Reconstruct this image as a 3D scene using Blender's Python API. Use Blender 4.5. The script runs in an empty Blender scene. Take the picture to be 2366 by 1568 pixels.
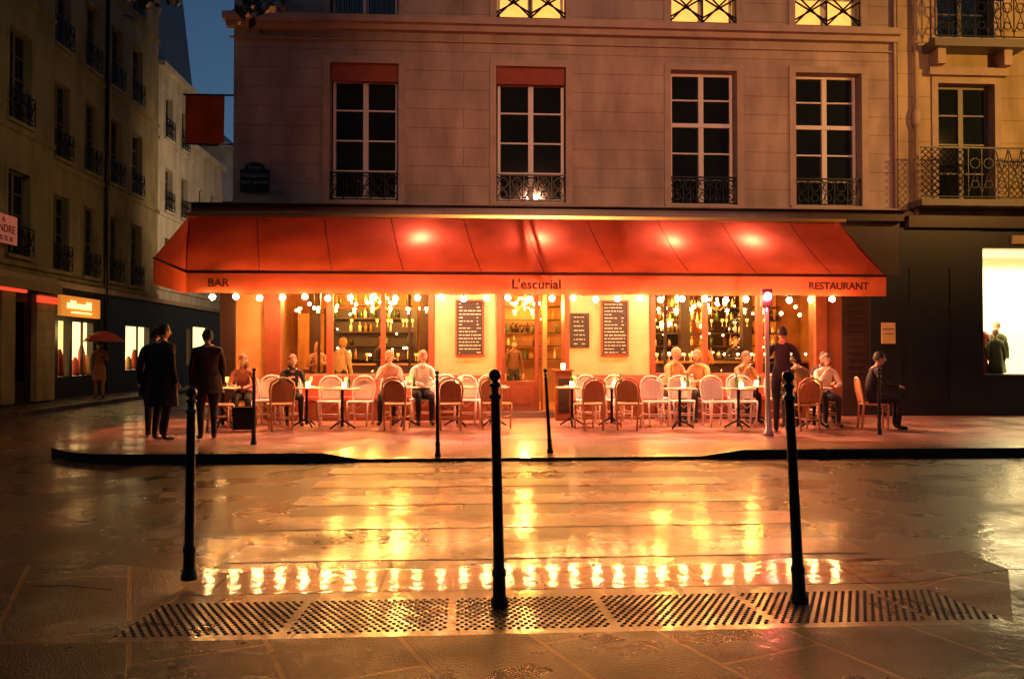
import bpy, bmesh, math, random
from mathutils import Vector, Matrix
random.seed(7)
Rd = math.radians
scene = bpy.context.scene
col = scene.collection

# ---------------------------------------------------------------- materials
def mat(name, c, rough=.6, metal=0., var=.15, ns=6., bump=0., bs=40., coat=0., spec=.5):
    m = bpy.data.materials.new(name); m.use_nodes = True
    nt = m.node_tree; N = nt.nodes; L = nt.links
    b = N['Principled BSDF']
    tc = N.new('ShaderNodeTexCoord')
    no = N.new('ShaderNodeTexNoise'); no.inputs['Scale'].default_value = ns; no.inputs['Detail'].default_value = 6
    L.new(tc.outputs['Object'], no.inputs['Vector'])
    mx = N.new('ShaderNodeMix'); mx.data_type = 'RGBA'
    mx.inputs[6].default_value = (*[max(0, x*(1-var*1.6)) for x in c], 1)
    mx.inputs[7].default_value = (*[min(1, x*(1+var*1.6)) for x in c], 1)
    L.new(no.outputs['Fac'], mx.inputs[0]); L.new(mx.outputs[2], b.inputs['Base Color'])
    b.inputs['Roughness'].default_value = rough; b.inputs['Metallic'].default_value = metal
    b.inputs['Specular IOR Level'].default_value = spec
    if coat: b.inputs['Coat Weight'].default_value = coat; b.inputs['Coat Roughness'].default_value = .08
    if bump:
        n2 = N.new('ShaderNodeTexNoise'); n2.inputs['Scale'].default_value = bs; n2.inputs['Detail'].default_value = 4
        L.new(tc.outputs['Object'], n2.inputs['Vector'])
        bp = N.new('ShaderNodeBump'); bp.inputs['Strength'].default_value = bump; bp.inputs['Distance'].default_value = .02
        L.new(n2.outputs['Fac'], bp.inputs['Height']); L.new(bp.outputs[0], b.inputs['Normal'])
    return m

def emis(name, c, s, sample=False):
    m = bpy.data.materials.new(name); m.use_nodes = True
    b = m.node_tree.nodes['Principled BSDF']
    b.inputs['Base Color'].default_value = (*c, 1)
    b.inputs['Emission Color'].default_value = (*c, 1); b.inputs['Emission Strength'].default_value = s
    if not sample: m.cycles.emission_sampling = 'NONE'
    return m

def stone_mat(name, c, rowh=.41, mortar=.012, var=.18, bw=60.):
    m = mat(name, c, .85, var=var, ns=1.3, bump=.25, bs=30)
    nt = m.node_tree; N = nt.nodes; L = nt.links; b = N['Principled BSDF']
    tc = [n for n in N if n.type == 'TEX_COORD'][0]; mx = [n for n in N if n.type == 'MIX'][0]
    sp = N.new('ShaderNodeSeparateXYZ'); cb = N.new('ShaderNodeCombineXYZ')
    L.new(tc.outputs['Object'], sp.inputs[0]); L.new(sp.outputs[0], cb.inputs[0]); L.new(sp.outputs[2], cb.inputs[1])
    br = N.new('ShaderNodeTexBrick'); br.inputs['Scale'].default_value = 1
    br.inputs['Brick Width'].default_value = bw; br.inputs['Row Height'].default_value = rowh
    br.inputs['Mortar Size'].default_value = mortar; br.inputs['Mortar Smooth'].default_value = .3
    br.inputs['Color1'].default_value = (1, 1, 1, 1); br.inputs['Color2'].default_value = (.95, .95, .95, 1)
    br.inputs['Mortar'].default_value = (.66, .6, .54, 1)
    L.new(cb.outputs[0], br.inputs['Vector'])
    ns = N.new('ShaderNodeTexNoise'); ns.inputs['Scale'].default_value = 1; ns.inputs['Detail'].default_value = 9
    mp = N.new('ShaderNodeMapping'); mp.inputs['Scale'].default_value = (2.0, 2.0, .6)
    L.new(tc.outputs['Object'], mp.inputs[0]); L.new(mp.outputs[0], ns.inputs['Vector'])
    cr = N.new('ShaderNodeMapRange'); cr.inputs[1].default_value = .3; cr.inputs[2].default_value = .68
    cr.inputs[3].default_value = .62; cr.inputs[4].default_value = 1.08
    L.new(ns.outputs['Fac'], cr.inputs[0])
    m1 = N.new('ShaderNodeMix'); m1.data_type = 'RGBA'; m1.blend_type = 'MULTIPLY'; m1.inputs[0].default_value = 1
    L.new(mx.outputs[2], m1.inputs[6]); L.new(br.outputs['Color'], m1.inputs[7])
    m2 = N.new('ShaderNodeMix'); m2.data_type = 'RGBA'; m2.blend_type = 'MULTIPLY'; m2.inputs[0].default_value = 1
    L.new(m1.outputs[2], m2.inputs[6]); L.new(cr.outputs[0], m2.inputs[7])
    L.new(m2.outputs[2], b.inputs['Base Color'])
    return m

def wet_mat(name, c, rough, rv, coat, bump, bs, var=.3, joints=None, rot=0., jc=(2.4, 2.0, 1.3), ripple=.1, spec=.5, crough=.09, cmin=.15):
    """wet asphalt / wet paving: rough base under an uneven film of water"""
    m = bpy.data.materials.new(name); m.use_nodes = True
    nt = m.node_tree; N = nt.nodes; L = nt.links; b = N['Principled BSDF']
    g = N.new('ShaderNodeNewGeometry')
    big = N.new('ShaderNodeTexNoise'); big.inputs['Scale'].default_value = 1.3; big.inputs['Detail'].default_value = 7
    fine = N.new('ShaderNodeTexNoise'); fine.inputs['Scale'].default_value = bs; fine.inputs['Detail'].default_value = 3
    mid = N.new('ShaderNodeTexNoise'); mid.inputs['Scale'].default_value = 11; mid.inputs['Detail'].default_value = 6
    for n in (big, fine, mid): L.new(g.outputs['Position'], n.inputs['Vector'])
    mx = N.new('ShaderNodeMix'); mx.data_type = 'RGBA'
    mx.inputs[6].default_value = (*[x*(1-var) for x in c], 1); mx.inputs[7].default_value = (*[min(1, x*(1+var)) for x in c], 1)
    L.new(mid.outputs['Fac'], mx.inputs[0])
    out = mx.outputs[2]; hgt = None
    if joints:
        mp = N.new('ShaderNodeMapping'); mp.inputs['Rotation'].default_value = (0, 0, rot)
        L.new(g.outputs['Position'], mp.inputs[0])
        br = N.new('ShaderNodeTexBrick'); br.inputs['Scale'].default_value = 1
        br.inputs['Brick Width'].default_value = joints[0]; br.inputs['Row Height'].default_value = joints[1]
        br.inputs['Mortar Size'].default_value = joints[2]; br.inputs['Mortar Smooth'].default_value = .2
        br.inputs['Color1'].default_value = (1, 1, 1, 1); br.inputs['Color2'].default_value = (.5, .5, .5, 1)
        br.inputs['Mortar'].default_value = (*jc, 1)
        L.new(mp.outputs[0], br.inputs['Vector'])
        m1 = N.new('ShaderNodeMix'); m1.data_type = 'RGBA'; m1.blend_type = 'MULTIPLY'; m1.inputs[0].default_value = 1
        L.new(out, m1.inputs[6]); L.new(br.outputs['Color'], m1.inputs[7]); out = m1.outputs[2]; hgt = br.outputs['Fac']
    L.new(out, b.inputs['Base Color'])
    mr = N.new('ShaderNodeMapRange'); mr.inputs[1].default_value = .38; mr.inputs[2].default_value = .62
    mr.inputs[3].default_value = max(.03, rough-rv); mr.inputs[4].default_value = rough+rv
    L.new(big.outputs['Fac'], mr.inputs[0]); L.new(mr.outputs[0], b.inputs['Roughness'])
    cw = N.new('ShaderNodeMapRange'); cw.inputs[1].default_value = .42; cw.inputs[2].default_value = .62
    cw.inputs[3].default_value = coat; cw.inputs[4].default_value = coat*cmin
    L.new(big.outputs['Fac'], cw.inputs[0]); L.new(cw.outputs[0], b.inputs['Coat Weight'])
    b.inputs['Coat Roughness'].default_value = crough
    b.inputs['Specular IOR Level'].default_value = spec
    bp = N.new('ShaderNodeBump'); bp.inputs['Strength'].default_value = bump; bp.inputs['Distance'].default_value = .01
    L.new(fine.outputs['Fac'], bp.inputs['Height'])
    last = bp
    if hgt is not None:
        b2 = N.new('ShaderNodeBump'); b2.invert = True; b2.inputs['Strength'].default_value = .6; b2.inputs['Distance'].default_value = .006
        L.new(hgt, b2.inputs['Height']); L.new(bp.outputs[0], b2.inputs['Normal']); last = b2
    L.new(last.outputs[0], b.inputs['Normal'])
    b3 = N.new('ShaderNodeBump'); b3.inputs['Strength'].default_value = ripple; b3.inputs['Distance'].default_value = .03
    L.new(mid.outputs['Fac'], b3.inputs['Height']); L.new(b3.outputs[0], b.inputs['Coat Normal'])
    return m

def fabric_mat(name, c, trans=.5):
    m = bpy.data.materials.new(name); m.use_nodes = True
    nt = m.node_tree; N = nt.nodes; L = nt.links; N.remove(N['Principled BSDF']); out = N['Material Output']
    tc = N.new('ShaderNodeTexCoord'); no = N.new('ShaderNodeTexNoise'); no.inputs['Scale'].default_value = 1.5; no.inputs['Detail'].default_value = 8
    L.new(tc.outputs['Object'], no.inputs['Vector'])
    mx = N.new('ShaderNodeMix'); mx.data_type = 'RGBA'
    mx.inputs[6].default_value = (c[0]*.5, c[1]*.5, c[2]*.5, 1); mx.inputs[7].default_value = (min(1, c[0]*1.4), c[1]*1.4, c[2]*1.4, 1)
    L.new(no.outputs['Fac'], mx.inputs[0])
    d = N.new('ShaderNodeBsdfDiffuse'); t = N.new('ShaderNodeBsdfTranslucent'); s = N.new('ShaderNodeMixShader'); s.inputs[0].default_value = trans
    L.new(mx.outputs[2], d.inputs[0]); L.new(mx.outputs[2], t.inputs[0])
    L.new(d.outputs[0], s.inputs[1]); L.new(t.outputs[0], s.inputs[2]); L.new(s.outputs[0], out.inputs[0])
    return m

def pane_mat(name, tint=(1, 1, 1)):
    m = bpy.data.materials.new(name); m.use_nodes = True
    nt = m.node_tree; N = nt.nodes; L = nt.links; N.remove(N['Principled BSDF']); out = N['Material Output']
    t = N.new('ShaderNodeBsdfTransparent'); t.inputs[0].default_value = (*tint, 1)
    g = N.new('ShaderNodeBsdfGlossy'); g.inputs['Roughness'].default_value = .03
    f = N.new('ShaderNodeFresnel'); f.inputs[0].default_value = 1.5
    s = N.new('ShaderNodeMixShader'); L.new(f.outputs[0], s.inputs[0]); L.new(t.outputs[0], s.inputs[1]); L.new(g.outputs[0], s.inputs[2])
    L.new(s.outputs[0], out.inputs[0]); return m

M = {}
M['stone'] = stone_mat('cream_stone', (.42, .325, .25))
M['stone_trim'] = mat('stone_trim', (.38, .29, .22), .8, var=.2, ns=3, bump=.2)
M['stone_y'] = stone_mat('yellow_stone', (.44, .34, .19), .5)
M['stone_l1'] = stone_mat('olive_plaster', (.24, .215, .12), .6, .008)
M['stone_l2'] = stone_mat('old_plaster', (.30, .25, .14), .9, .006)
M['white_pl'] = stone_mat('white_plaster', (.66, .62, .54), 3., .004)
M['pale_pl'] = stone_mat('pale_plaster', (.5, .52, .55), 3., .004)
M['slate'] = mat('slate_roof', (.05, .06, .07), .5, var=.3, ns=10)
M['wframe'] = mat('window_paint', (.62, .56, .5), .5, var=.06)
M['wframe_dk'] = mat('window_paint_dark', (.12, .11, .085), .5, var=.06)
M['glass_dk'] = mat('dark_glass', (.008, .012, .014), .04, var=.3, ns=.8, spec=.7, bump=.04, bs=1.5)
M['iron'] = mat('black_iron', (.012, .013, .014), .4, .6, var=.2)
M['iron_g'] = mat('bollard_paint', (.02, .026, .024), .32, .3, var=.3, ns=14, bump=.15, bs=60, coat=.4)
M['wood'] = mat('red_brown_wood', (.20, .052, .016), .4, var=.3, ns=5, bump=.1)
M['wood_dk'] = mat('dark_wood', (.03, .015, .010), .4, var=.3, ns=4)
M['cream'] = mat('cream_wall', (.60, .36, .16), .6, var=.18, ns=3, bump=.08)
M['ochre'] = mat('ochre_wall', (.50, .25, .07), .6, var=.25, ns=3)
M['dark_front'] = mat('black_shopfront', (.008, .008, .009), .4, var=.3)
M['brass'] = mat('brass', (.75, .5, .18), .3, 1., var=.1)
M['steel'] = mat('painted_steel', (.45, .42, .4), .35, .5, var=.1)
M['red_fab'] = fabric_mat('red_awning_fabric', (.37, .062, .026), .42)
M['red_val'] = fabric_mat('red_valance_fabric', (.47, .095, .034), .5)
M['red_seam'] = mat('seam', (.07, .006, .004), .8)
M['letter'] = mat('awning_lettering', (.06, .008, .004), .7)
M['red_blind'] = mat('orange_red_blind', (.26, .06, .03), .8)
M['bench'] = mat('bench_leather', (.42, .09, .05), .45)
M['pane'] = pane_mat('clear_pane')
M['bulb'] = emis('bulb_glow', (1, .72, .34), 90)
M['bulb_in'] = emis('bulb_glow_inside', (1, .66, .26), 30)
M['candle'] = emis('candle_glow', (1, .6, .22), 14)
M['heat'] = emis('heater_element', (1, .22, .08), 20)
M['red_sig'] = emis('red_signal', (1, .22, .20), 70)
M['litcurt'] = emis('lit_curtain', (1, .56, .13), .95)
M['litshop'] = emis('lit_shop', (1, .68, .26), 2.4)
M['litshop2'] = emis('lit_shop_warm', (1, .58, .18), 1.8)
M['litsign'] = emis('lit_sign', (1, .34, .04), .5)
M['redneon'] = emis('red_neon', (1, .09, .03), .8)
M['white'] = mat('white_paint_wall', (.8, .76, .66), .6, var=.04)
M['rattan'] = mat('rattan', (.55, .33, .13), .5, var=.25, ns=30)
M['weave'] = mat('rattan_weave', (.46, .19, .06), .55, var=.5, ns=60, bump=.4, bs=120)
M['wht_cane'] = mat('white_cane', (.80, .72, .70), .5, var=.1, ns=40)
M['wht_weave'] = mat('white_weave', (.74, .58, .55), .5, var=.3, ns=60, bump=.4, bs=120)
M['tabletop'] = mat('table_top', (.6, .48, .4), .2, var=.15, ns=10)
M['board'] = mat('blackboard', (.02, .018, .014), .6)
M['chalk'] = mat('chalk', (.75, .68, .5), .8)
M['plaque'] = mat('enamel_plaque', (.010, .018, .022), .3)
M['plaque_w'] = mat('enamel_white', (.2, .22, .2), .4)
M['banner'] = fabric_mat('banner_fabric', (.24, .035, .014), .1)
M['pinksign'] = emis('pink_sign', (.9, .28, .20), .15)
M['redink'] = mat('red_ink', (.30, .01, .015), .6)
M['leaf'] = mat('leaves', (.03, .05, .012), .5, var=.5, ns=2)
M['bark'] = mat('bark', (.06, .045, .03), .9, var=.3, ns=12, bump=.6)
M['dead_leaf'] = mat('fallen_leaf', (.28, .14, .03), .5, var=.5, ns=4)
M['asphalt'] = wet_mat('wet_asphalt', (.050, .029, .011), .29, .08, .5, 1., 75, ripple=.16, spec=.42, crough=.09, cmin=.1)
M['paint'] = wet_mat('road_paint', (.42, .28, .14), .32, .1, .45, .5, 60, var=.5, ripple=.14, spec=.42)
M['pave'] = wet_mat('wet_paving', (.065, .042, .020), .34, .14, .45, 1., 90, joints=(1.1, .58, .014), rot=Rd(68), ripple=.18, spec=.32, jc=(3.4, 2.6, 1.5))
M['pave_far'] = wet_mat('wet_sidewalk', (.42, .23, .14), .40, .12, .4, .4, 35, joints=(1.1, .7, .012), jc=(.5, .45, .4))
M['kerb'] = wet_mat('granite_kerb', (.36, .25, .12), .30, .10, .6, .5, 60, var=.5, joints=(1.0, 6., .012), jc=(.3, .3, .3), ripple=.06, crough=.03, cmin=.5, spec=.35)
M['gutter'] = wet_mat('gutter_water', (.04, .025, .012), .14, .05, .5, .3, 60, ripple=.07, crough=.03, cmin=.7, spec=.35)
M['kerb_far'] = wet_mat('far_kerb_granite', (.12, .09, .06), .35, .1, .5, .4, 40)
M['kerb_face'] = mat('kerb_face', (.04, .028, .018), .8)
M['tact'] = wet_mat('tactile_slab', (.26, .165, .07), .36, .1, .4, .6, 70, joints=(.825, 3., .012), jc=(1.6, 1.4, 1.), ripple=.12)
M['stud'] = mat('tactile_studs', (.06, .035, .015), .4, var=.4)
M['floor_in'] = mat('cafe_floor', (.30, .14, .06), .3)
M['ceil_in'] = mat('cafe_ceiling', (.5, .30, .13), .7)
M['wall_in'] = mat('cafe_wall', (.30, .13, .04), .6, var=.5, ns=1.6)
M['mirror'] = mat('bar_mirror', (.8, .7, .5), .06, 1., var=.1)

# ---------------------------------------------------------------- mesh builder
class MB:
    def __init__(s): s.v = []; s.f = []; s.m = []; s.sm = []; s.mats = []
    def mi(s, m):
        if isinstance(m, str): m = M[m]
        if m not in s.mats: s.mats.append(m)
        return s.mats.index(m)
    def poly(s, pts, m, smooth=False):
        i = len(s.v); s.v += [tuple(p) for p in pts]; s.f.append(list(range(i, i+len(pts)))); s.m.append(s.mi(m)); s.sm.append(smooth)
    def box(s, x0, x1, y0, y1, z0, z1, m):
        if x0 > x1: x0, x1 = x1, x0
        if y0 > y1: y0, y1 = y1, y0
        i = len(s.v); k = s.mi(m)
        s.v += [(x0,y0,z0),(x1,y0,z0),(x1,y1,z0),(x0,y1,z0),(x0,y0,z1),(x1,y0,z1),(x1,y1,z1),(x0,y1,z1)]
        for f in ((0,3,2,1),(4,5,6,7),(0,1,5,4),(1,2,6,5),(2,3,7,6),(3,0,4,7)):
            s.f.append([i+a for a in f]); s.m.append(k); s.sm.append(False)
    def tube(s, pts, r, m, n=8, closed=False):
        pts = [Vector(p) for p in pts]; k = s.mi(m); P = len(pts)
        rs = r if isinstance(r, (list, tuple)) else [r]*P
        nrm = None; base = len(s.v)
        for i, p in enumerate(pts):
            a = pts[(i-1) % P] if (closed or i > 0) else p
            b = pts[(i+1) % P] if (closed or i < P-1) else p
            t = (b-a)
            t = t.normalized() if t.length > 1e-9 else Vector((0, 0, 1))
            if nrm is None:
                ref = Vector((0, 0, 1)) if abs(t.z) < .8 else Vector((1, 0, 0))
                nrm = t.cross(ref).normalized()
            else:
                nrm = (nrm - t*nrm.dot(t)); nrm = nrm.normalized() if nrm.length > 1e-6 else t.orthogonal().normalized()
            bn = t.cross(nrm)
            for j in range(n):
                q = 2*math.pi*j/n
                s.v.append(tuple(p + (nrm*math.cos(q) + bn*math.sin(q))*rs[i]))
        for i in range(P if closed else P-1):
            for j in range(n):
                a = base+i*n; b = base+((i+1) % P)*n
                s.f.append([a+j, a+(j+1) % n, b+(j+1) % n, b+j]); s.m.append(k); s.sm.append(n > 5)
        if not closed:
            s.f.append([base+j for j in range(n)][::-1]); s.m.append(k); s.sm.append(False)
            s.f.append([base+(P-1)*n+j for j in range(n)]); s.m.append(k); s.sm.append(False)
    def lathe(s, prof, c, m, n=16, lean=(0, 0)):
        k = s.mi(m); base = len(s.v); P = len(prof)
        for r, z in prof:
            for j in range(n):
                q = 2*math.pi*j/n
                s.v.append((c[0]+r*math.cos(q)+lean[0]*z, c[1]+r*math.sin(q)+lean[1]*z, c[2]+z))
        for i in range(P-1):
            for j in range(n):
                s.f.append([base+i*n+j, base+i*n+(j+1) % n, base+(i+1)*n+(j+1) % n, base+(i+1)*n+j]); s.m.append(k); s.sm.append(True)
        s.f.append([base+j for j in range(n)][::-1]); s.m.append(k); s.sm.append(False)
        s.f.append([base+(P-1)*n+j for j in range(n)]); s.m.append(k); s.sm.append(False)
    def sph(s, c, r, m, nu=10, nv=7, fn=None, keep=None):
        if not isinstance(r, (tuple, list)): r = (r, r, r)
        k = s.mi(m); base = len(s.v); un = []
        for i in range(nv+1):
            th = math.pi*i/nv
            for j in range(nu):
                ph = 2*math.pi*j/nu
                u = (math.sin(th)*math.cos(ph), math.sin(th)*math.sin(ph), math.cos(th)); un.append(u)
                q = (u[0]*r[0], u[1]*r[1], u[2]*r[2])
                if fn: q = fn(u, q)
                s.v.append((c[0]+q[0], c[1]+q[1], c[2]+q[2]))
        for i in range(nv):
            for j in range(nu):
                ids = [i*nu+j, (i+1)*nu+j, (i+1)*nu+(j+1) % nu, i*nu+(j+1) % nu]
                if keep:
                    cu = [sum(un[a][q] for a in ids)/4 for q in range(3)]
                    if not keep(cu): continue
                s.f.append([base+a for a in ids]); s.m.append(k); s.sm.append(True)
    def xform(s, mtx, start=0):
        for i in range(start, len(s.v)): s.v[i] = tuple(mtx @ Vector(s.v[i]))
    def mesh(s, name):
        me = bpy.data.meshes.new(name); me.from_pydata(s.v, [], s.f)
        for m in s.mats: me.materials.append(m)
        me.polygons.foreach_set('material_index', s.m); me.polygons.foreach_set('use_smooth', s.sm)
        me.update(); return me
    def obj(s, name, parent=None, loc=(0, 0, 0), rz=0, bevel=0):
        o = bpy.data.objects.new(name, s.mesh(name)); col.objects.link(o)
        o.location = loc; o.rotation_euler = (0, 0, rz)
        if parent: o.parent = parent
        if bevel:
            b = o.modifiers.new('Bevel', 'BEVEL'); b.width = bevel; b.segments = 2; b.limit_method = 'ANGLE'
        return o

def empty(name, loc=(0, 0, 0), rz=0):
    o = bpy.data.objects.new(name, None); col.objects.link(o); o.location = loc; o.rotation_euler = (0, 0, rz); o.empty_display_size = .3
    return o
def inst(name, me, loc, rz=0, parent=None, sc=1):
    o = bpy.data.objects.new(name, me); col.objects.link(o); o.location = loc; o.rotation_euler = (0, 0, rz); o.parent = parent; o.scale = (sc,)*3
    return o
def text(name, body, size, loc, parent, m, rot=(Rd(90), 0, 0), ext=.004, align='CENTER'):
    cu = bpy.data.curves.new(name, 'FONT'); cu.body = body; cu.size = size; cu.align_x = align; cu.align_y = 'CENTER'; cu.extrude = ext; cu.offset = .004
    cu.materials.append(M[m]); o = bpy.data.objects.new(name, cu); col.objects.link(o); o.location = loc; o.rotation_euler = rot; o.parent = parent
    return o
def plight(name, kind, loc, power, c, parent=None, r=.05, target=None, spot=60, blend=.5, size=(1, 1)):
    l = bpy.data.lights.new(name, kind); l.energy = power; l.color = c
    if kind == 'AREA': l.shape = 'RECTANGLE'; l.size, l.size_y = size
    else: l.shadow_soft_size = r
    if kind == 'SPOT': l.spot_size = Rd(spot); l.spot_blend = blend
    o = bpy.data.objects.new(name, l); col.objects.link(o); o.location = loc
    if target: o.rotation_euler = (Vector(target)-Vector(loc)).to_track_quat('-Z', 'Y').to_euler()
    o.parent = parent; return o

# ---------------------------------------------------------------- facade helpers (front faces -Y)
def wall(mb, x0, x1, z0, z1, ops, m, y=0., depth=.25):
    xs = sorted({x0, x1, *[a for o in ops for a in o[:2]]}); zs = sorted({z0, z1, *[a for o in ops for a in o[2:4]]})
    for i in range(len(xs)-1):
        for j in range(len(zs)-1):
            cx = (xs[i]+xs[i+1])/2; cz = (zs[j]+zs[j+1])/2
            if any(o[0] < cx < o[1] and o[2] < cz < o[3] for o in ops): continue
            mb.poly([(xs[i], y, zs[j]), (xs[i+1], y, zs[j]), (xs[i+1], y, zs[j+1]), (xs[i], y, zs[j+1])], m)
    for a, b, c, d in [o[:4] for o in ops]:
        Y = y+depth
        mb.poly([(a, y, c), (a, y, d), (a, Y, d), (a, Y, c)], m); mb.poly([(b, y, d), (b, y, c), (b, Y, c), (b, Y, d)], m)
        mb.poly([(a, y, c), (a, Y, c), (b, Y, c), (b, y, c)], m); mb.poly([(a, y, d), (b, y, d), (b, Y, d), (a, Y, d)], m)

def window(mb, a, b, c, d, y, rows=4, fm='wframe', gm='glass_dk', transom=None, fw=.06):
    mb.box(a, a+fw, y, y+.07, c, d, fm); mb.box(b-fw, b, y, y+.07, c, d, fm)
    mb.box(a+fw, b-fw, y+.002, y+.068, d-fw, d, fm); mb.box(a+fw, b-fw, y+.002, y+.068, c, c+fw+.03, fm)
    mid = (a+b)/2
    mb.box(mid-.055, mid+.055, y-.012, y+.06, c+fw+.03, d-fw, fm)
    for k in range(1, rows):
        z = c+(d-c)*k/rows
        mb.box(a+fw, mid-.055, y+.008, y+.05, z-.016, z+.016, fm); mb.box(mid+.055, b-fw, y+.008, y+.05, z-.016, z+.016, fm)
    if transom: mb.box(a+fw, b-fw, y-.03, y+.03, transom-.045, transom+.045, fm)
    mb.poly([(a+.01, y+.045, c+.01), (b-.01, y+.045, c+.01), (b-.01, y+.045, d-.01), (a+.01, y+.045, d-.01)], gm)

def surround(mb, a, b, c, d, y, m='stone_trim', w=.14, p=.035):
    mb.box(a-w, a, y-p, y+.002, c, d, m); mb.box(b, b+w, y-p, y+.002, c, d, m)
    mb.box(a-w, b+w, y-p-.003, y+.002, d, d+w, m)
    mb.box(a-w*.9, b+w*.9, y-.10, y+.1, c-.09, c-.0, m)

def railing(mb, a, b, c, d, y, style='scroll', m='iron'):
    r = .022
    mb.box(a, b, y-.018, y+.018, d-.02, d+.012, m); mb.box(a, b, y-.012, y+.012, c+.04, c+.062, m)
    h = d-c-.06; z0 = c+.06
    if style == 'bars':
        n = max(3, int((b-a)/.11))
        for i in range(n+1):
            x = a+.01+(b-a-.02)*i/n; mb.box(x-.008, x+.008, y-.008, y+.008, z0, d-.02, m)
    elif style == 'x':
        n = 2; w = (b-a)/n
        for i in range(n+1):
            x = a+w*i; mb.tube([(x, y, z0), (x, y, d)], .018, m, 5)
        for i in range(n):
            xa = a+w*i; xb = xa+w
            for kk in (0, .26):
                mb.tube([(xa, y, z0+h*kk*.5), (xb, y, d-h*kk)], r, m, 5); mb.tube([(xa, y, d-h*kk), (xb, y, z0+h*kk*.5)], r, m, 5)
    elif style == 'lattice':
        step = .14
        x = a-h
        while x < b:
            x0, zz0, x1, zz1 = x, z0, x+h, z0+h
            if x0 < a: zz0 += a-x0; x0 = a
            if x1 > b: zz1 -= x1-b; x1 = b
            if x1 > x0+.01:
                mb.tube([(x0, y, zz0), (x1, y, zz1)], .011, m, 4)
                mb.tube([(x0, y, 2*z0+h-zz0), (x1, y, 2*z0+h-zz1)], .011, m, 4)
            x += step
    else:
        n = max(2, round((b-a)/.3)); w = (b-a)/n
        for i in range(n+1):
            x = a+w*i; mb.box(x-.009, x+.009, y-.009, y+.009, z0, d-.02, m)
        for i in range(n):
            cx = a+w*(i+.5)
            for cz, rr in ((z0+h*.68, w*.36), (z0+h*.25, w*.27)):
                mb.tube([(cx+rr*math.cos(t*math.pi/5), y, cz+rr*math.sin(t*math.pi/5)) for t in range(10)], .012, m, 5, closed=True)
            mb.tube([(cx-w*.45, y, z0+h*.1), (cx, y, z0+h*.5), (cx+w*.45, y, z0+h*.1)], .011, m, 5)
            mb.tube([(cx-w*.45, y, z0+h*.95), (cx, y, z0+h*.5), (cx+w*.45, y, z0+h*.95)], .011, m, 5)

# ================================================================ GROUND
g = MB(); g.poly([(-400, -400, -.16), (400, -400, -.16), (400, 400, -.16), (-400, 400, -.16)], 'asphalt'); g.obj('ground')
g = MB()
g.poly([(-60, -16, -.12), (60, -16, -.12), (60, 70, -.12), (-60, 70, -.12)], 'asphalt')
g.obj('road')
g = MB()
for a, b in ((5.72, 6.2), (6.74, 7.26), (7.8, 8.3), (8.82, 9.3), (9.82, 10.28)):
    n = 24; x0, x1 = -1.65, 3.0
    top = [(x0+(x1-x0)*i/n, b+random.uniform(-.012, .012), -.116) for i in range(n+1)]
    bot = [(x0+(x1-x0)*i/n, a+random.uniform(-.012, .012), -.116) for i in range(n+1)]
    for i in range(n): g.poly([bot[i], bot[i+1], top[i+1], top[i]], 'paint')
g.obj('crosswalk_stripes')
g = MB(); n = 40
for i in range(n):
    xa = -1.9+5.2*i/n; xb = -1.9+5.2*(i+1)/n
    def gy(x): return 5.5+.05*math.sin(x*3.1)+.03*math.sin(x*9)
    g.poly([(xa, 5.302, -.112), (xb, 5.302, -.112), (xb, gy(xb), -.112), (xa, gy(xa), -.112)], 'gutter')
g.obj('gutter_puddle')

# far sidewalk (with dropped kerb at the crossing)
KY = 10.9
fs = MB()
curve = [(-1.9, KY), (-4.3, KY), (-4.9, KY+.08), (-5.4, KY+.35), (-5.85, KY+.85), (-6.15, KY+1.5), (-6.35, KY+2.4), (-6.5, KY+3.6), (-6.6, 60)]
top = curve+[(40, 60), (40, 12.2), (-1.9, 12.2)]
fs.poly([(x, y, 0) for x, y in reversed(top)], 'pave_far')
dz = [(-1.9, 0), (-1.4, -.085), (3.3, -.085), (3.9, 0), (40, 0)]
for (xa, za), (xb, zb) in zip(dz, dz[1:]):
    fs.poly([(xa, KY, za), (xb, KY, zb), (xb, 12.2, 0), (xa, 12.2, 0)], 'pave_far')
fs.obj('sidewalk')
fk = MB()
edge = [(x, y, .004) for x, y in curve[::-1]]+[(x, KY, z+.004) for x, z in dz[1:]]
for i in range(len(edge)-1):
    a = Vector(edge[i]); b = Vector(edge[i+1]); d = (b-a); d.z = 0; d.normalize(); nrm = Vector((-d.y, d.x, 0))*.16
    out = Vector((d.y, -d.x, 0))*.006
    a2 = a+nrm; b2 = b+nrm
    if a.y < 12.2 and i >= len(curve)-1:
        a2.z = a.z*(1-.16/1.3)+.003; b2.z = b.z*(1-.16/1.3)+.003
    fk.poly([a+out, b+out, b2, a2], 'kerb_far')
    fk.poly([(a.x+out.x, a.y+out.y, -.13), (b.x+out.x, b.y+out.y, -.13), b+out, a+out], 'kerb_face')
fk.obj('kerb')

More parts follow.
